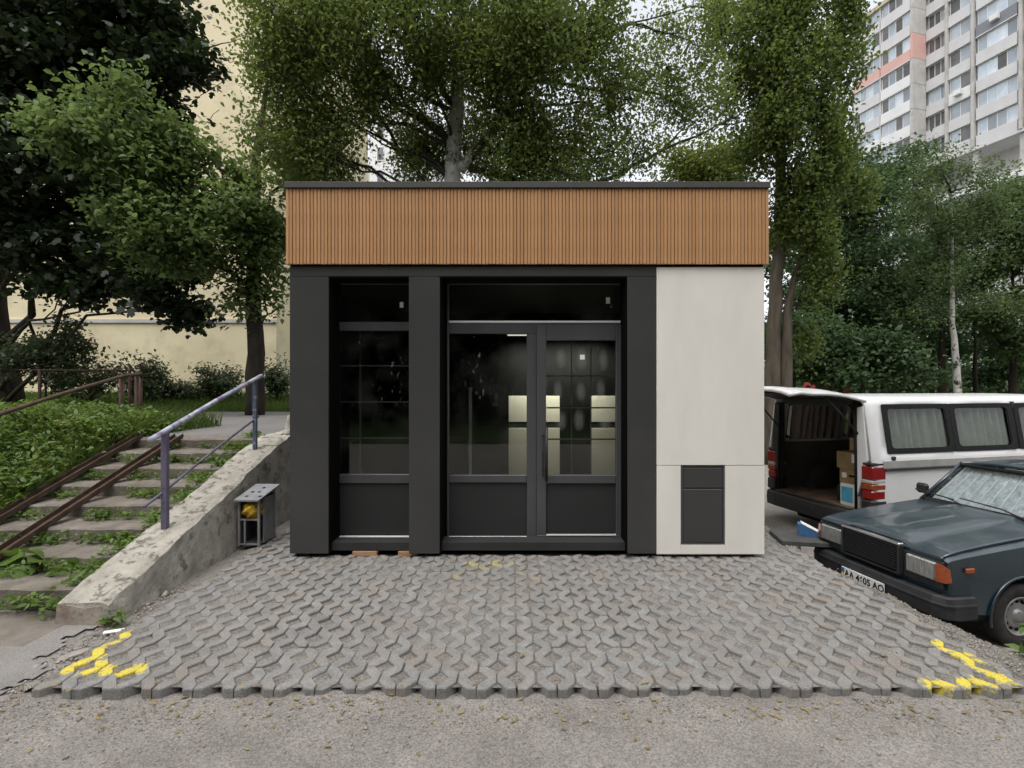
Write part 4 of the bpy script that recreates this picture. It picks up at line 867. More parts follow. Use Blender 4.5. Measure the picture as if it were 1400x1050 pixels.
# slab with a blue box by the van tail
sb = empty('dark_slab', (3.22,5.42,-.004), R(-10)); tag(sb, 'dark flat slab lying at the paving edge under the van tail', 'slab')
MB().box(-.36,.40,-.20,.22,0,.05,b=.006).build('plate', M['slabd'], sb)
for (a,b) in ((-.22,-.14),(.2,.16)): MB().box(a-.04,a+.04,b-.06,b+.06,-.30 if a>0 else -.1,-.001).build('batten', M['bind'], sb)
bb = empty('printed_carton', (3.24,5.46,.047), R(-25)); tag(bb, 'small blue printed carton with white edges on the dark slab', 'box')
MB().prism([(-.13,0),(.13,0),(.13,.02),(-.10,.125),(-.13,.125)], -.05,.07, 1).build('carton', M['blue2'], bb)
MB().add([(.135,-.055,.02),(.135,.075,.02),(-.10,.075,.135),(-.10,-.055,.135)], [(0,1,2,3)]).build('open_flap', M['boxwhite'], bb, solid=.008)
# red booth glimpsed under the trees
rb_ = empty('red_booth', (P(1128,0,30).x, 30, GR+.2)); tag(rb_, 'small red painted booth half hidden under the park trees', 'booth')
MB().box(-.9,.9,-.5,.5,0,1.5).build('cabin', M['bind'], rb_); MB().prism([(-1.1,1.5),(1.1,1.5),(1.0,2.0),(-.8,2.25)], -.7,.7, 1).build('canopy', M['redp'], rb_); MB().box(-.9,.9,-.72,-.66,.75,1.1).build('counter_board', M['redp'], rb_)
# ------------------------------------------------------------------ buildings
yb = tag(empty('cream_building', (-35,22,0)), 'tall windowless cream rendered building behind the left trees', 'building')
MB().box(-30,35-10.27,0,14,.4,31).build('wall', M['yellow'], yb)
MB().box(-30,35-10.2,-.10,-.001,4.47,4.62).build('ledge', M['conc'], yb)
MB().box(-30,35-10.26,-.03,-.0005,.4,4.4).build('plinth_wall', M['yellow'], yb)
MB().box(35-10.269,35-7.6,4,14,.2,9).build('wing_wall', M['yellow2'], yb)
MB().box(-30,35-10,-.3,14.3,31.001,31.4).build('roof_edge', M['conc'], yb)
def window(parent, x0, x1, z0, z1, y, npan, pm_, axis='x', fm='winframe'):
    b = .07; mb = MB()
    mb.box(x0,x1,y-.06,y+.02,z0,z0+b); mb.box(x0,x1,y-.06,y+.02,z1-b,z1)
    for k in range(npan+1): xx = x0+(x1-x0-b)*k/npan; mb.box(xx,xx+b,y-.059,y+.019,z0+b,z1-b)
    o = mb.build('window', M[fm], parent)
    for k in range(npan):
        xa = x0+(x1-x0-b)*k/npan+b; xb = x0+(x1-x0-b)*(k+1)/npan
        MB().box(xa,xb,y-.03,y-.015,z0+b,z1-b).build('pane', M[random.choice(pm_)], o)
    return o
hr_ = tag(empty('highrise', (45,57,-.5), R(-74.6)), 'grey panel high rise with bands of white windows above the trees', 'building')
FH = 2.85; ZF = 38.8+.5-FH*6          # floor line reference
MB().box(-7.2,-.001,.35,12,0,47.6).build('wall', M['conc'], hr_)
MB().box(.0,16,2.4,12,27.2,54).build('wall', M['conc'], hr_); MB().box(.0,16,5,12,0,27.199).build('wall', M['conc2'], hr_)
MB().box(.001,16,1.9,5,26.9,27.19).build('soffit_slab', M['conc2'], hr_); MB().box(.001,16,1.9,5,22.6,23.4).build('lower_slab', M['tower_w'], hr_)
for x in (.5,5,9,13): MB().box(x-.25,x+.25,2.2,2.7,23.41,26.89).build('column', M['conc'], hr_)
MB().box(-7.3,.1,-.12,12,47.601,48.1).build('parapet', M['cream'] or M['yellow2'], hr_)
for k in range(10):
    z0 = ZF + FH*(k-1.0)
    if z0+FH > 48: break
    pk = k == 7
    MB().box(-.0005,.25,-.02,2.0,z0+.02,z0+FH-.02).build('end_panel', M['pink' if pk else 'conc'], hr_)
    for (a,b) in ((-3.5,-.05),(-7.15,-3.6)):
        MB().box(a,b,.0,.34,z0+.02,z0+1.12).build('spandrel', M['pink' if pk else random.choice(['tower_w','conc2','conc2'])], hr_)
        MB().box(a-.06,a,-.02,.34,z0+1.13,z0+FH-.02).build('mullion', M['conc2'], hr_)
        MB().box(a,b,-.05,.34,z0+FH-.16,z0+FH-.02).build('band', M['conc2'], hr_)
        window(hr_, a+.08, b-.05, z0+1.14, z0+FH-.2, .2, 4, ['tpane','tpane','tdark'])
for k in range(9):
    z0 = 27.2+FH*k
    for bi, (a,b,np_) in enumerate(((.3,2.3,3),(2.6,4.7,2),(5.2,8.7,4),(9.3,12.8,4),(13.2,15.8,3))):
        rec = 1.2 if bi == 0 else 0
        MB().box(a,b,1.95,2.3,z0+.02,z0+1.12).build('spandrel', M['greyp' if (k == 4 and bi in (2,3)) else random.choice(['tower_w','conc2','conc2','conc2'])], hr_)
        window(hr_, a+.04, b-.04, z0+1.14, z0+FH-.14, 2.2 if bi else 2.34, np_, ['tpane','tpane','tpane','tdark'] if bi else ['tdark','tdark','tpane'])
        MB().box(a,b,1.9,2.39,z0+FH-.13,z0+FH-.02).build('band', M['conc2'], hr_)
        if (k*3+bi) % 7 == 0:
            MB().box((a+b)/2-.35,(a+b)/2+.35,1.5,1.94,z0+.5,z0+1.05,b=.03).build('air_conditioner', M['tower_w'], hr_)
for x in (4.95,9.0,13.0,2.45): MB().box(x-.13,x+.13,1.8,2.39,27.2,54).build('pier', M['conc'], hr_)
dt = tag(empty('distant_block', (-15,62,-.5)), 'distant white apartment block glimpsed through the birch leaves', 'building')
MB().box(-2.5,5.2,0,12,0,36).build('wall', M['tower_w'], dt); MB().box(-8,-2.501,3,12,0,31).build('wall', M['yellow2'], dt)
for k in range(11):
    for xx in (-1.6,.6,2.6,4.0): window(dt, xx, xx+(.9 if xx < 4 else .7), 3+k*3, 4.7+k*3, -.02, 1, ['tdark','tpane'])
MB().box(1.9,2.1,-.3,-.001,0,36).build('downpipe', M['conc'], dt)
# ------------------------------------------------------------------ trees
SHAPES = {'oval': [(0,0,0),(.28,.42,.2),(.62,.40,.22),(1,0,-.14),(.62,-.40,.22),(.28,-.42,.2)],
          'maple': [(0,0,0),(.05,.30,.05),(.42,.72,.02),(.50,.34,.10),(.78,.44,.0),(1,0,-.16),(.78,-.44,.0),(.50,-.34,.10),(.42,-.72,.02),(.05,-.30,.05)],
          'diamond': [(0,0,0),(.45,.5,.25),(1,0,-.12),(.45,-.5,.25)]}
def leafcloud(C, n_each, spread, size, rg, droop=.25, aspect=.62, jitter=.5, shape='oval'):
    """many small folded leaves around cluster centres C; returns verts, faces"""
    n = len(C)*n_each; c = np.repeat(C, n_each, 0)
    pos = c + rg.normal(0, 1, (n,3))*np.asarray(spread)
    yaw = rg.uniform(0, 2*np.pi, n); pit_ = rg.normal(-droop, .5, n); roll = rg.normal(0, .5, n)
    d = np.stack([np.cos(yaw)*np.cos(pit_), np.sin(yaw)*np.cos(pit_), np.sin(pit_)], 1)
    s0 = np.stack([-np.sin(yaw), np.cos(yaw), 0*yaw], 1); u0 = np.cross(d, s0)
    s = s0*np.cos(roll)[:,None] - u0*np.sin(roll)[:,None]; u = np.cross(d, s)
    L_ = size*rg.uniform(1-jitter, 1+jitter, n)[:,None]; W_ = L_*aspect
    V = np.stack([pos + d*L_*a + s*W_*b + u*W_*e for a,b,e in SHAPES[shape]], 1); k = V.shape[1]
    return V.reshape(-1,3), np.arange(k*n).reshape(n,k)
def segtubes(P0, P1, R0, R1, k=4):
    P0, P1 = np.asarray(P0), np.asarray(P1); n = len(P0); d = P1-P0; d /= np.linalg.norm(d, axis=1, keepdims=True)+1e-9
    ref = np.where(np.abs(d[:,2:3]) > .9, np.array([[1.,0,0]]), np.array([[0,0,1.]])); a = np.cross(d, ref); a /= np.linalg.norm(a, axis=1, keepdims=True)+1e-9; b = np.cross(d, a)
    V = []; 
    for Pn, Rn in ((P0,R0),(P1,R1)):
        for j in range(k):
            q = 2*np.pi*j/k; V.append(Pn + (a*np.cos(q)+b*np.sin(q))*np.asarray(Rn)[:,None])
    V = np.stack(V, 1).reshape(-1,3); base = np.arange(n)[:,None]*2*k
    Q = np.concatenate([np.concatenate([base+j, base+(j+1)%k, base+k+(j+1)%k, base+k+j], 1) for j in range(k)], 0); return V, Q
def curve(p0, p1, rg, n=8, sag=.1, wob=.05):
    p0, p1 = np.array(p0), np.array(p1); t = np.linspace(0,1,n)[:,None]; L_ = np.linalg.norm(p1-p0)
    c = p0+(p1-p0)*t; c[:,2:3] += sag*L_*np.sin(np.pi*t); w_ = rg.normal(0, wob*L_, (n,3)); w_[0] = 0; w_ = (w_+np.roll(w_,1,0))/2; w_[0] = 0; return c+w_*np.sin(np.pi*t)
TREES = {}
def tree(name, label, trunks, lobes, lm, bm_, size=.07, per=55, spread=(.22,.22,.14), seed=1, group=None, cat='tree', aspect=.62, droop=.25, limbr=.05, twig=True, sag=.08, extra=None, shape='oval', clump=6):
    rg = np.random.default_rng(seed); base = Vector(trunks[0][0][0])
    root = tag(empty(name, base), label, cat, group); B = np.array(base)
    tk = MB(); samples = []
    for pts, rad in trunks:
        pts = [Vector(q)-base for q in pts]; fine = []; fr_ = []
        for i in range(len(pts)-1):
            for t in np.linspace(0,1,5)[:-1]: fine.append(pts[i].lerp(pts[i+1],t)+Vector(rg.normal(0,.018,3))*(1 if i or t else 0)); fr_.append(rad[i]+(rad[i+1]-rad[i])*t)
        fine.append(pts[-1]); fr_.append(rad[-1]); tk.tube(fine, fr_, 12); samples += [np.array(q) for q in fine]
    samples = np.array(samples)
    P0, P1, R0, R1, CC = [], [], [], [], []
    for (px,py,d,rpx,rpy,rd,ncl) in lobes:
        c = np.array(P(px,py,d))-B; rx, rz = rpx*d/F, rpy*d/F
        # limb: start lower on the trunk than the lobe
        want = c.copy(); want[2] -= .45*np.linalg.norm(c[:2]-samples[0][:2])+.2
        j = np.argmin(np.linalg.norm(samples-want, axis=1)); cv = curve(samples[j], c, rg, 9, sag, .05)
        rr = np.linspace(limbr*(.6+.4*min(1,ncl/60)), .012, 9)
        P0 += list(cv[:-1]); P1 += list(cv[1:]); R0 += list(rr[:-1]); R1 += list(rr[1:])
        v = rg.normal(0,1,(ncl,3)); v /= np.linalg.norm(v,axis=1,keepdims=True); rad = rg.uniform(0,1,(ncl,1))**(1/2.4)
        cl = c + v*rad*np.array([rx,rd,rz])
        nh = max(2, ncl//clump); hb_ = cl[:nh]; cl = hb_[rg.integers(0,nh,ncl)] + rg.normal(0,.30,(ncl,3))*np.minimum(1, np.array([rx,rd,rz])/1.2); CC.append(cl)
        if twig:
            # secondary limbs gather the clusters
            k = max(2, ncl//9); hubs = cl[rg.choice(ncl, k, replace=False)]
            for h_ in hubs:
                s_ = cv[rg.integers(3,9)]; m_ = curve(s_, h_, rg, 5, .06, .07)
                P0 += list(m_[:-1]); P1 += list(m_[1:]); q = np.linspace(.02,.007,5); R0 += list(q[:-1]); R1 += list(q[1:])
            idx = np.argmin(((cl[:,None]-hubs[None])**2).sum(-1), 1)
            for i in range(ncl):
                if np.linalg.norm(cl[i]-hubs[idx[i]]) > .05: P0.append(hubs[idx[i]]); P1.append(cl[i]); R0.append(.007); R1.append(.003)
    link('trunk', tk.mesh('trunk'), bm_, root, True)
    if P0:
        V, Q = segtubes(P0,P1,R0,R1,5); link('branches', npmesh('branches',V,Q), M['tw'] if extra is None else extra, root, True)
    V, Q = leafcloud(np.concatenate(CC), per, spread, size, rg, droop, aspect, shape=shape)
    link('crown', npmesh('crown',V,Q), lm, root)
    return root
ZU = 1.0
# birch behind the kiosk
bx = P(622,0,10.6).x
birch = tree('birch_tree', 'big birch with pale mottled trunk rising behind the kiosk', [([(bx+.1,10.6,GR-.1),(bx,10.6,3),(bx-.02,10.6,6),(bx+.06,10.7,9),(bx+.1,10.8,13),(bx,10.8,17)],[.26,.2,.17,.14,.09,.03]), ([P(628,232,10.6),P(665,190,10.5),P(700,140,10.4),P(735,85,10.3),P(770,0,10.2),P(800,-90,10.2)],[.12,.1,.085,.07,.05,.03])],
  [(400,60,9.8,70,55,.9,52),(358,100,9.7,20,34,.5,10),(460,30,9.6,80,60,1.0,62),(380,180,9.6,42,42,.7,30),(440,130,10.2,75,62,1.0,56),(455,215,9.8,42,30,.6,24),(540,40,9.6,70,62,1.1,60),(545,130,10.5,55,50,.9,44),(585,205,11.4,36,42,.6,26),
   (640,110,11.9,75,85,.8,62),(710,30,9.5,68,62,1.1,58),(720,120,9.9,75,62,1.0,60),(680,205,10.2,62,45,.9,48),(770,70,10.0,60,70,1.0,44),(770,190,10.4,62,52,.9,38),(830,150,11,50,70,.8,30),(850,40,10.5,65,55,.9,22),(900,110,11.5,60,80,.9,30),(860,222,11.5,55,28,.7,20),
   (640,215,11.6,60,30,.6,26),(668,95,9.9,34,70,.6,30),(590,120,9.9,30,60,.6,24),(730,225,10.3,60,26,.8,24),(810,215,10.8,45,34,.7,16),(560,225,10.2,14,20,.5,6),(940,45,11.5,55,55,.8,16),(950,150,12,45,50,.6,18),(480,-60,10,140,50,1.4,60),(700,-70,10,150,50,1.4,66),(560,-160,10.5,160,60,1.6,60),(780,-170,10.5,140,60,1.5,40)],
  M['lf_birch'], M['bark_b'], .074, 118, (.2,.2,.3), 11, droop=.5, limbr=.06, sag=.03)
def bare(parent, paths, m):
    for pts, r0_ in paths:
        B = parent.location; q = [P(*a)-B for a in pts]; f_ = []
        for i in range(len(q)-1):
            for t in (0,.33,.66): f_.append(q[i].lerp(q[i+1],t)+Vector((random.gauss(0,.02),random.gauss(0,.02),random.gauss(0,.02))))
        f_.append(q[-1]); MB().tube(f_, list(np.linspace(r0_,.006,len(f_))), 7).build('bare_branch', m, parent, True)
bare(birch, [([(640,230,10.6),(760,262,11),(845,240,11.4),(905,205,11.6),(985,172,11.8),(1040,162,11.9)],.075),([(905,205,11.6),(930,180,11.6),(945,150,11.5)],.03),([(985,172,11.8),(1020,150,11.8),(1045,120,11.8)],.025),([(620,205,10.6),(560,172,10.3),(500,165,10.1),(440,140,10)],.05),([(560,172,10.3),(520,160,10.2),(480,185,10.1)],.03),([(612,150,10.5),(560,120,10.2),(490,105,10),(440,70,9.9)],.05),([(650,205,10.5),(700,150,10.3),(725,110,10.2)],.06)], M['tw'])
# linden left with light leaves, trunk on the upper lawn
lx = P(348,0,12).x
tree('linden_tree', 'light green linden with a slim dark trunk on the upper lawn', [([(lx,12,ZU-.1),(lx+.02,12,3),(lx-.04,12,5),(lx+.02,12.1,7.2),(lx+.2,12.2,9)],[.22,.18,.15,.1,.04])],
  [(350,300,11.6,55,55,.9,42),(300,262,11.2,60,40,.9,44),(225,195,10.8,50,42,.8,34),(180,200,10.4,70,42,.7,34),(110,185,10.0,60,26,.5,17),(55,172,9.8,45,16,.35,9),(240,280,10.8,75,55,.9,56),(180,290,10.6,55,40,.7,26),(260,345,11,62,38,.7,34),(340,380,11.8,38,50,.6,22),(380,330,12.2,26,60,.6,18),
   (150,130,10.6,60,24,.5,12),(385,420,12.2,20,40,.4,7),(400,240,11.4,30,40,.6,20)],
  M['lf_lime'], M['bark_d'], .125, 56, (.22,.22,.15), 5, aspect=.66, droop=.3)
# dark maple, far left
mx_ = P(-14,0,14.5).x
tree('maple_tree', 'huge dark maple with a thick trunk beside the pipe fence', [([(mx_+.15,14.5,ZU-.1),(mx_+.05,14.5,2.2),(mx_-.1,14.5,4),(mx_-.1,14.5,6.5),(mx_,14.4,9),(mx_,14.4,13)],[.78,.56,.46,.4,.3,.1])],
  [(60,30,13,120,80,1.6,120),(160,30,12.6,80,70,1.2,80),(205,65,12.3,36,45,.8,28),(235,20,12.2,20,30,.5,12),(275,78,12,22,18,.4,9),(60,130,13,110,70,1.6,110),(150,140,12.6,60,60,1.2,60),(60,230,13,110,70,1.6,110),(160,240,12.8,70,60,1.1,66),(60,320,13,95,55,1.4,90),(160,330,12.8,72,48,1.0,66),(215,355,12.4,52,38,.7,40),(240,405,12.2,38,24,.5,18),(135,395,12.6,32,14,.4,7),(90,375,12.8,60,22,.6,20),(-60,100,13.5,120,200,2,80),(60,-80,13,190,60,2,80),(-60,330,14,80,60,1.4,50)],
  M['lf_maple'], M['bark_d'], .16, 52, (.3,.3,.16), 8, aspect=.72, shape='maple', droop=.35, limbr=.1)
mp = [o for o in bpy.data.objects if o.name == 'maple_tree'][0]
bare(mp, [([(150,90,12.6),(215,78,12.3),(290,66,12),(330,52,11.9)],.035),([(290,66,12),(315,85,12),(335,88,12)],.012),([(200,130,12.4),(265,110,12.2),(300,118,12)],.022),([(225,140,12.4),(260,142,12.2),(310,108,12.1)],.014),([(240,150,12.3),(280,170,12.2),(300,150,12.1)],.010)], M['tw'])
# poplar right of the kiosk
px_ = P(1062,0,14).x
tree('poplar_tree', 'tall columnar poplar with split pale brown trunks right of the kiosk', [([(px_-.12,14,GR-.1),(px_-.10,14,2.0),(px_-.02,14,4.6),(px_+.1,14,7),(px_+.15,14,11),(px_+.2,14,16)],[.25,.2,.165,.14,.1,.04]), ([(px_+.22,13.9,GR-.1),(px_+.2,13.9,2.4),(px_+.28,13.9,4.1),(px_+.55,13.8,5.2)],[.19,.15,.10,.04])],
  [(1040,20,13.4,52,60,.9,64),(1110,10,13.6,52,70,1,66),(1020,100,13.4,36,55,.7,44),(1070,110,13.2,55,65,.9,72),(1125,110,13.6,40,62,.8,52),(1050,190,13.5,42,48,.8,44),(1100,205,13.6,52,60,.8,62),(1145,190,13.8,26,52,.5,24),(1085,275,13.8,30,42,.6,26),(1130,285,13.6,36,50,.6,34),(1160,265,13.9,18,36,.4,11),(1135,345,13.6,18,36,.35,10),(1065,310,14,22,36,.4,12),(1110,400,13.9,18,50,.4,12),(1150,60,13.7,24,50,.5,18),(1075,-80,13.5,90,70,1.2,60),(1100,480,14,16,40,.4,8),(1000,40,13.5,22,60,.5,18)],
  M['lf_poplar'], M['bark_p'], .092, 76, (.18,.18,.28), 21, aspect=.8, droop=.6, limbr=.05, sag=-.05)
# round bright tree behind the roof
tree('round_tree', 'round yellow green tree peeping over the kiosk roof', [([(P(965,0,19).x,19,GR-.1),(P(965,0,19).x,19,5),(P(968,0,19).x,19,9)],[.25,.2,.05])],
  [(965,245,18.5,70,42,1.6,90),(1000,215,18.8,45,35,1.2,50),(930,235,18.8,42,38,1.2,45),(960,320,19,80,60,1.6,60)], M['lf_bright'], M['bark_d'], .13, 50, (.3,.3,.22), 31)
# dark park trees to the right
def park(name, label, px, d, lobes, lm, seed, size=.16, r0=.2, bk='bark_d', per=50, top=6, sp=(.36,.36,.2), lean=0, grp='park trees behind the van', asp=.8):
    x = P(px,0,d).x; tree(name, label, [([(x,d,GR),(x+lean*.3,d,2),(x+lean*.7,d,4),(x+lean,d,top)],[r0,r0*.8,r0*.55,r0*.15])], lobes, lm, M[bk], size, per, sp, seed, grp, aspect=asp, limbr=.06)
park('park_tree','dark broad linden right behind the poplar trunk',1120,24,[(1120,300,23,60,60,2,80),(1180,330,22.5,62,60,1.8,90),(1120,400,23,55,55,1.8,70),(1190,420,22.5,60,50,1.6,75),(1160,270,23.5,50,35,1.5,50),(1240,380,23,45,60,1.5,55)],M['lf_dark'],41,top=9)
park('park_tree','dark linden under the red striped high rise',1215,27,[(1210,260,26,60,42,1.8,75),(1255,320,26,52,60,1.8,70),(1240,430,26,60,50,1.6,60),(1225,225,27,32,24,1.2,24),(1180,240,26.5,30,30,1.2,30)],M['lf_dark'],42,top=10)
park('park_birch','slender park birch with a white trunk behind the van',1312,19,[(1290,245,18.6,50,35,1,36),(1260,285,18.6,42,40,.9,34),(1310,290,18.6,50,42,1,44),(1345,330,18.8,42,50,.9,36),(1275,345,18.7,42,45,.9,34),(1325,390,18.8,50,36,.9,30),(1340,255,18.8,28,26,.7,16),(1270,415,18.8,30,25,.7,10)],M['lf_mid'],43,.10,.16,'bark_b',44,9,(.28,.28,.26),-.35,asp=.6)
park('park_tree','leafy green tree beside the slender park birch',1385,22,[(1385,290,21.6,42,42,1.4,60),(1400,350,21.6,55,52,1.5,75),(1360,405,21.6,50,36,1.3,44),(1425,280,22,60,60,1.6,50),(1400,460,21.6,45,42,1.2,50),(1365,470,22,32,28,1,18),(1440,400,22,60,90,1.6,60)],M['lf_mid'],44,.15,.17,top=8)
park('understory_maple','low spreading young maple just behind the van roof',1150,20.5,[(1150,470,20,52,24,1.2,44),(1205,485,20,50,24,1.2,44),(1110,495,20,38,28,1,32),(1170,505,19.8,70,22,1.3,55),(1235,510,20,38,18,1,22),(1090,450,20.5,30,40,1,26)],M['lf_dark'],45,.17,.08,top=2.6)
park('park_tree','bushy dark tree filling the gap behind the slender birch',1275,29,[(1270,450,28,55,40,1.8,70),(1330,455,28,55,42,1.8,70),(1300,390,28.5,70,40,2,70),(1390,500,27,50,30,1.6,50),(1230,490,28,45,32,1.6,50)],M['lf_dark'],47,.17,.14,top=7)
park('park_tree','dense dark tree filling behind the poplar trunks',1085,27,[(1085,360,26.5,45,60,1.8,70),(1080,450,26.5,45,50,1.8,60),(1130,440,26,50,50,1.8,60)],M['lf_dark'],48,.17,.14,top=8)
for (px,d,r0,lab,sd_) in ((1222,25,.11,'thin dark park trunk beside the young maple',51),(1288,23,.2,'stout dark park trunk left of the slender birch',52),(1333,25,.12,'forked dark park trunk right of the slender birch',53),(1180,26,.12,'dark park trunk hidden behind the young maple',54)):
    park('park_tree',lab,px,d,[(px+random.uniform(-25,25),330,d,50,50,1.6,45),(px+random.uniform(-30,30),390,d,45,32,1.4,34)],M['lf_dark'],sd_,.16,r0,top=6.5)
# woodland closing the view far behind (one mass)
rg = np.random.default_rng(77); C = []
for k in range(1500):
    x = rg.uniform(2,75); y = rg.uniform(36,48); C.append((x, y, GR+abs(rg.normal(0,1))*2.2+.4+ (rg.uniform(0,5) if rg.random()<.45 else 0)))
for k in range(420):
    C.append((rg.uniform(-9,2), rg.uniform(34,42), GR+rg.uniform(.5,8)))
V, Q = leafcloud(np.array(C), 30, (.8,.6,.55), .34, rg, .3, .8); fw = link('far_wood', npmesh('far_wood',V,Q), M['lf_dark']); tag(fw, 'dark belt of woodland far behind the park trees', 'woodland', kind='stuff')
# trees across the road behind the viewer (mirrored in the glass): copies of the park tree
src = [o for o in bpy.data.objects if o.name in ('park_tree','park_tree.001','park_tree.002')]
for k in range(26):
    r0_ = src[k % len(src)]; c0 = r0_.copy(); COL.objects.link(c0); c0.location = (-24+4*(k%13)+random.uniform(-1,1), -15-3*(k%2)-(8 if k > 12 else 0), -.1); c0.rotation_euler = (0,0,random.uniform(0,6.28)); c0.scale = (1.25,1.25,1.2) if k < 13 else (1.7,1.7,1.75)
    c0['label'] = 'leafy tree across the road, mirrored dimly in the kiosk glass'; c0['group'] = 'trees across the road'
    for ch in r0_.children: d0 = ch.copy(); COL.objects.link(d0); d0.parent = c0
wc = fw.copy(); COL.objects.link(wc); wc.rotation_euler = (0,0,math.pi); wc.location = (40,16,.4); wc.scale = (1,1,2.6); w2 = fw.copy(); COL.objects.link(w2); w2.rotation_euler = (0,0,math.pi); w2.location = (34,8,.4); w2.scale = (1.05,1,3.4); w2['label'] = 'second taller belt of trees across the road, mirrored in the kiosk glass'
wc['label'] = 'hedge belt across the road, mirrored in the kiosk glass'
sheet('verge', lambda X,Y: low(X,Y)+.02, span((-60,60,4)), span((-60,-5,3)), M['lawn'])
# shrubs at the foot of the cream building
def shrub(label, px, py, d, rpx, rpy, n, lm, seed, zb=None, size=.1, name='shrub', grp='shrubs along the cream building'):
    q = P(px, py, d); zb = float(upper(-8, d)) if zb is None else zb
    tree(name, label, [([(q.x,d,zb-.05),(q.x+.02,d,zb+.4),(q.x+.1,d,max(zb+.5,q.z))],[.04,.03,.01])], [(px,py,d,rpx,rpy,rpx*d/F*.8,n),(px-rpx*.5,py+rpy*.4,d,rpx*.6,rpy*.6,.5,n//2),(px+rpx*.5,py+rpy*.4,d,rpx*.6,rpy*.6,.5,n//2)], lm, M['tw'], size, 40, (.16,.16,.14), seed, grp, 'shrub', limbr=.02)
shrub('tall loose shrub against the maple trunk',60,478,13.4,52,48,60,M['lf_shrub'],61,size=.11)
shrub('low shrub between the maple and the brown railing',125,520,15,40,18,30,M['lf_shrub'],62,size=.1)
shrub('twiggy shrub behind the brown railing posts',200,515,17,34,22,42,M['lf_shrub'],63,size=.1)
shrub('rounded shrub left of the linden trunk',298,520,18,34,16,36,M['lf_shrub'],64,size=.1)
shrub('leafy shrub right of the linden trunk beside the kiosk',378,518,17.5,22,22,30,M['lf_shrub'],65,size=.1)
shrub('low shrub spreading under the twiggy one',235,530,17.6,40,11,26,M['lf_shrub'],66,size=.1)
# ------------------------------------------------------------------ grass, weeds, gravel, fallen leaves
def blades(pts, h, wd, rg, lean=.35):
    n = len(pts); yaw = rg.uniform(0,2*np.pi,n); hh_ = h*rg.uniform(.5,1.4,n); le = rg.normal(0,lean,(n,2))
    a = np.stack([np.cos(yaw)*wd/2, np.sin(yaw)*wd/2, 0*yaw],1); tip = pts + np.stack([le[:,0]*hh_, le[:,1]*hh_, hh_],1); mid = pts + np.stack([le[:,0]*hh_*.35, le[:,1]*hh_*.35, hh_*.55],1)
    V = np.stack([pts-a, pts+a, mid+a*.7, tip, mid-a*.7],1).reshape(-1,3); return V, np.arange(5*n).reshape(n,5)
rg = np.random.default_rng(5)
pt = np.stack([rg.uniform(-24,-3,26000), 13.6+rg.uniform(0,1,26000)**1.3*8, np.zeros(26000)],1); pt[:,2] = upper(pt[:,0],pt[:,1])+.02
V, Q = blades(pt,.16,.03,rg); g1 = link('lawn_grass', npmesh('g',V,Q), M['dgrass']); tag(g1,'strip of rough lawn grass beyond the upper path','grass',kind='stuff')
pt = np.stack([rg.uniform(2,34,26000), 19.25+rg.uniform(0,1,26000)**1.5*14, np.zeros(26000)],1); pt[:,2] = low(pt[:,0],pt[:,1])+.10+.004*(pt[:,1]-19)
V, Q = blades(pt,.15,.035,rg); g2 = link('park_grass', npmesh('g',V,Q), M['dgrass']); tag(g2,'rough park grass behind the kerb','grass',kind='stuff')
# bank weeds: leaf clumps and blades left of the steps
n = 1700; x = -4.95-rg.uniform(0,1,n)**1.1*5.2; y = rg.uniform(3.75,8.3,n); keep = ~((y > 7.4) & (x > -6.2)); x, y = x[keep], y[keep]; z = upper(x,y)+rg.uniform(.02,.24,len(x))
V1, Q1 = leafcloud(np.stack([x,y,z],1), 26, (.10,.10,.06), .066, rg, -.1, .5)
b = len(V1); m_ = 22000; xx = -4.93-rg.uniform(0,1,m_)**1.2*5.5; yy = rg.uniform(3.7,8.6,m_); pp = np.stack([xx,yy,upper(xx,yy)],1); V2, Q2 = blades(pp,.27,.011,rg,.5)
g3 = link('bank_weeds', npmesh('w',V1,Q1), M['lf_weed']); tag(g3,'thick green weeds covering the bank beside the steps','weeds',kind='stuff')
g4 = link('bank_grass', npmesh('w2',V2,Q2), M['dgrass']); tag(g4,'tall grass blades among the bank weeds','grass',kind='stuff')
n = 150; x = -5.0-rg.uniform(0,1,n)**1.2*2.6; y = rg.uniform(4.1,7.0,n); V, Q = leafcloud(np.stack([x,y,upper(x,y)+rg.uniform(.06,.26,n)],1), 16, (.08,.08,.05), .08, rg, 0, .3)
M['lf_pale'] = leafmat('pale_weed', (.12,.16,.04), (.28,.30,.10), .4); g7 = link('pale_weeds', npmesh('w',V,Q), M['lf_pale']); tag(g7,'yellowing dry weeds along the upper edge of the steps','weeds',kind='stuff')
# weeds in the angles of the steps and along the wall
C = []
for k in range(8):
    y0 = 3.84+.372*k
    for j in range(int(34 if k else 26)):
        x = random.choice([random.uniform(-4.85,-3.3), random.uniform(-4.85,-3.3), random.uniform(-3.75,-3.3)])
        if random.random() < .25+.5*math.sin(x*5+k*1.9)**2: C.append((x, y0-.03-abs(random.gauss(0,.05)), .125*k+.025+random.uniform(0,.04)))
    for j in range(6): C.append((-3.34+random.uniform(-.06,.02), y0+random.uniform(0,.37), .125*(k+1)+.03))
V, Q = leafcloud(np.array(C), 26, (.055,.03,.022), .042, rg, -.15, .55); g5 = link('step_weeds', npmesh('w',V,Q), M['lf_weed']); tag(g5,'weeds rooted in the joints of the concrete steps','weeds',kind='stuff')
C = [(-4.5+random.uniform(-.5,.3), 3.80+random.uniform(-.03,.0), .03+random.uniform(0,.03)) for _ in range(14)]+[(-4.0+random.uniform(-.3,.3), 4.18, .15+random.uniform(0,.03)) for _ in range(7)]
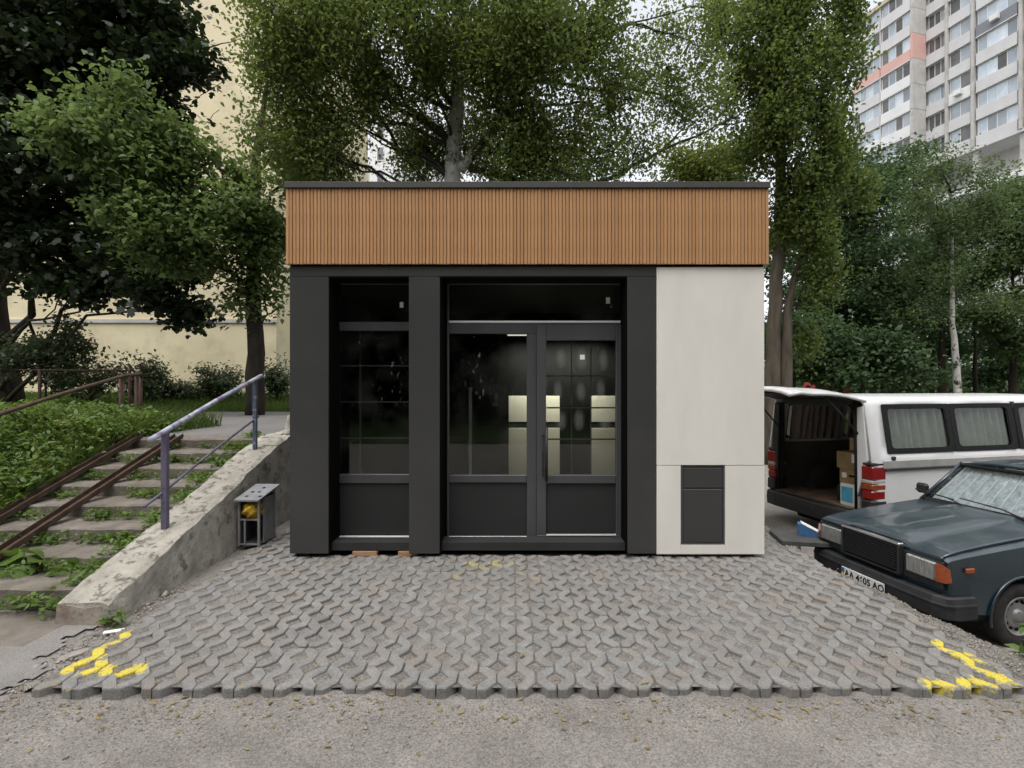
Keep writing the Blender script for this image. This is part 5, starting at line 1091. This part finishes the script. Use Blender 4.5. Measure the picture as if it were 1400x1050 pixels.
V, Q = leafcloud(np.array(C), 3, (.05,.03,.02), .16, rg, -.1, .8); g6 = link('broad_weeds', npmesh('w',V,Q), M['lf_weed']); tag(g6,'broad leaved weeds at the foot of the lower steps','weeds',kind='stuff')
# weed clump by the front wheel
q = empty('weed_plant', (3.22,3.02,-.06)); tag(q,'green leafy weed beside the front wheel of the saloon','plant')
V, Q = leafcloud(np.array([(0,0,.10),(.08,.05,.14),(.14,-.05,.08),(-.02,.06,.06),(.2,.06,.13),(.05,-.06,.05)]), 26, (.05,.05,.035), .085, rg, .0, .5); link('leaves', npmesh('w',V,Q), M['lf_weed'], q)
mb = MB()
for k in range(6): mb.tube([(.06,.0,-.03),(.06+random.uniform(-.1,.12),random.uniform(-.06,.08),.14)], .004, 5)
mb.build('stems', M['lf_weed'], q)
q = empty('weed_tuft', (-2.86,3.60,-.05)); tag(q,'small weed tuft at the broken end of the wall','plant')
V, Q = leafcloud(np.array([(0,0,.03),(.04,.02,.05),(-.03,.03,.04)]), 22, (.03,.03,.02), .045, rg, -.2, .5); link('leaves', npmesh('w',V,Q), M['lf_weed'], q)
# gravel: thousands of small stones
def stones(pts, sz, rg):
    n = len(pts); t = np.array([[1,0,0],[-.5,.85,0],[-.5,-.85,0],[0,0,.9],[0,0,-.6]]); F_ = np.array([[0,1,3],[1,2,3],[2,0,3],[1,0,4],[2,1,4],[0,2,4]])
    s = sz[:,None,None]*rg.uniform(.6,1.3,(n,1,3)); yaw = rg.uniform(0,6.3,n); c, sn = np.cos(yaw), np.sin(yaw); v = np.repeat(t[None],n,0)*s + rg.normal(0,.15,(n,5,3))*sz[:,None,None]
    vx = v[:,:,0]*c[:,None]-v[:,:,1]*sn[:,None]; vy = v[:,:,0]*sn[:,None]+v[:,:,1]*c[:,None]; V = np.stack([vx,vy,v[:,:,2]],-1)+pts[:,None]
    return V.reshape(-1,3), (F_[None]+5*np.arange(n)[:,None,None]).reshape(-1,3)
def stonemat():
    m = leafmat('gravel_chips', (.12,.105,.09), (.46,.42,.37), 0.0, .85); return m
M['chips'] = stonemat()
n = 15000; x = rg.uniform(-3.4,3.6,n); y = 1.75+rg.uniform(0,1,n)**.8*1.0; 
near = rg.random(n) < np.exp(-((y-2.68)/.16)**2)+.34; x, y = x[near], y[near]; sz = np.exp(rg.normal(-5.55,.42,len(x)))
P1_ = np.stack([x,y,low(x,y)+sz*.25],1)
n = 6500; xm = 2.86+np.abs(rg.normal(0,.16,n)); ym = rg.uniform(2.8,6.2,n); sm_ = np.exp(rg.normal(-5.3,.45,n)); P2_ = np.stack([xm,ym,bedz(xm,ym)+sm_*.3],1)
n = 9000; xb = rg.uniform(-2.85,2.9,n); yb_ = rg.uniform(2.8,5.0,n); sb_ = np.exp(rg.normal(-5.7,.35,n)); P3_ = np.stack([xb,yb_,bedz(xb,yb_)+sb_*.3],1)
n = 1200; xl = -2.72+rg.normal(0,.09,n)-.12; yl = rg.uniform(2.5,4.4,n); sl_ = np.exp(rg.normal(-5.1,.5,n)); P4_ = np.stack([xl,yl,np.maximum(low(xl,yl),bedz(xl,yl))+sl_*.3],1)
V, Q = stones(np.concatenate([P1_,P2_,P3_,P4_]), np.concatenate([sz,sm_,sb_,sl_]), rg); gv = link('gravel', npmesh('gravel',V,Q), M['chips']); tag(gv,'loose gravel chips over the dirt and in the paver holes','gravel',kind='stuff')
# dry leaves
n = 420; x = rg.uniform(-2.8,3.0,n); y = np.where(rg.random(n)<.6, rg.normal(2.66,.07,n), rg.uniform(2.3,4.9,n)); z = np.where(y<2.76, low(x,y)+.006, .004)
V, Q = leafcloud(np.stack([x,y,z],1), 1, (0,0,.001), .030, rg, 0, .5); 
V = V.reshape(-1,6,3); V[:,:,2] = (V[:,:,2]-V[:,:1,2])*.25+V[:,:1,2]+.003; V = V.reshape(-1,3)
dl = link('fallen_leaves', npmesh('dl',V,Q), M['lf_dry']); tag(dl,'scattered dry leaves along the paver edge','leaves',kind='stuff')
# single stones and litter
def rock(name, label, loc, sx, sy, sz_, m, seed, cat='stone'):
    bm = bmesh.new(); bmesh.ops.create_icosphere(bm, subdivisions=2, radius=1); r_ = random.Random(seed)
    for v in bm.verts: v.co = Vector((v.co.x*sx, v.co.y*sy, v.co.z*sz_))*r_.uniform(.82,1.12)
    me = bpy.data.meshes.new(name); bm.to_mesh(me); bm.free(); o = link(name, me, m); o.location = loc; o.rotation_euler = (0,0,r_.uniform(0,3)); tag(o,label,cat); return o
rock('stone','grey stone lying left of the yellow painted pavers',(-2.76,2.74,-.05),.04,.03,.025,M['stone'],1)
rock('stone','brown flat stone at the asphalt edge by the wall',(-2.80,3.22,-.055),.09,.04,.015,M['stone'],2)
rock('stone','small stone half buried in front of the paver teeth',(.42,2.62,-.07),.03,.022,.016,M['stone'],3)
rock('stone','stubby stone between asphalt edge and dirt',(-2.88,2.66,-.055),.05,.03,.02,M['stone'],4)
o = MB().box(-.06,.06,-.018,.018,0,.012,b=.004).build('litter_scrap', M['stickers']); o.location = (-2.76,3.50,-.045); o.rotation_euler = (0,.05,.5); tag(o,'white plastic scrap near the end of the wall','litter')
tw = MB().tube([(0,0,0),(.05,.015,.006),(.11,.01,.004)], .006, 5).build('fallen_twig', M['bark_d'], None, True); tw.location = (.62,2.60,-.066); tag(tw,'short dark twig lying in front of the pavers','twig')
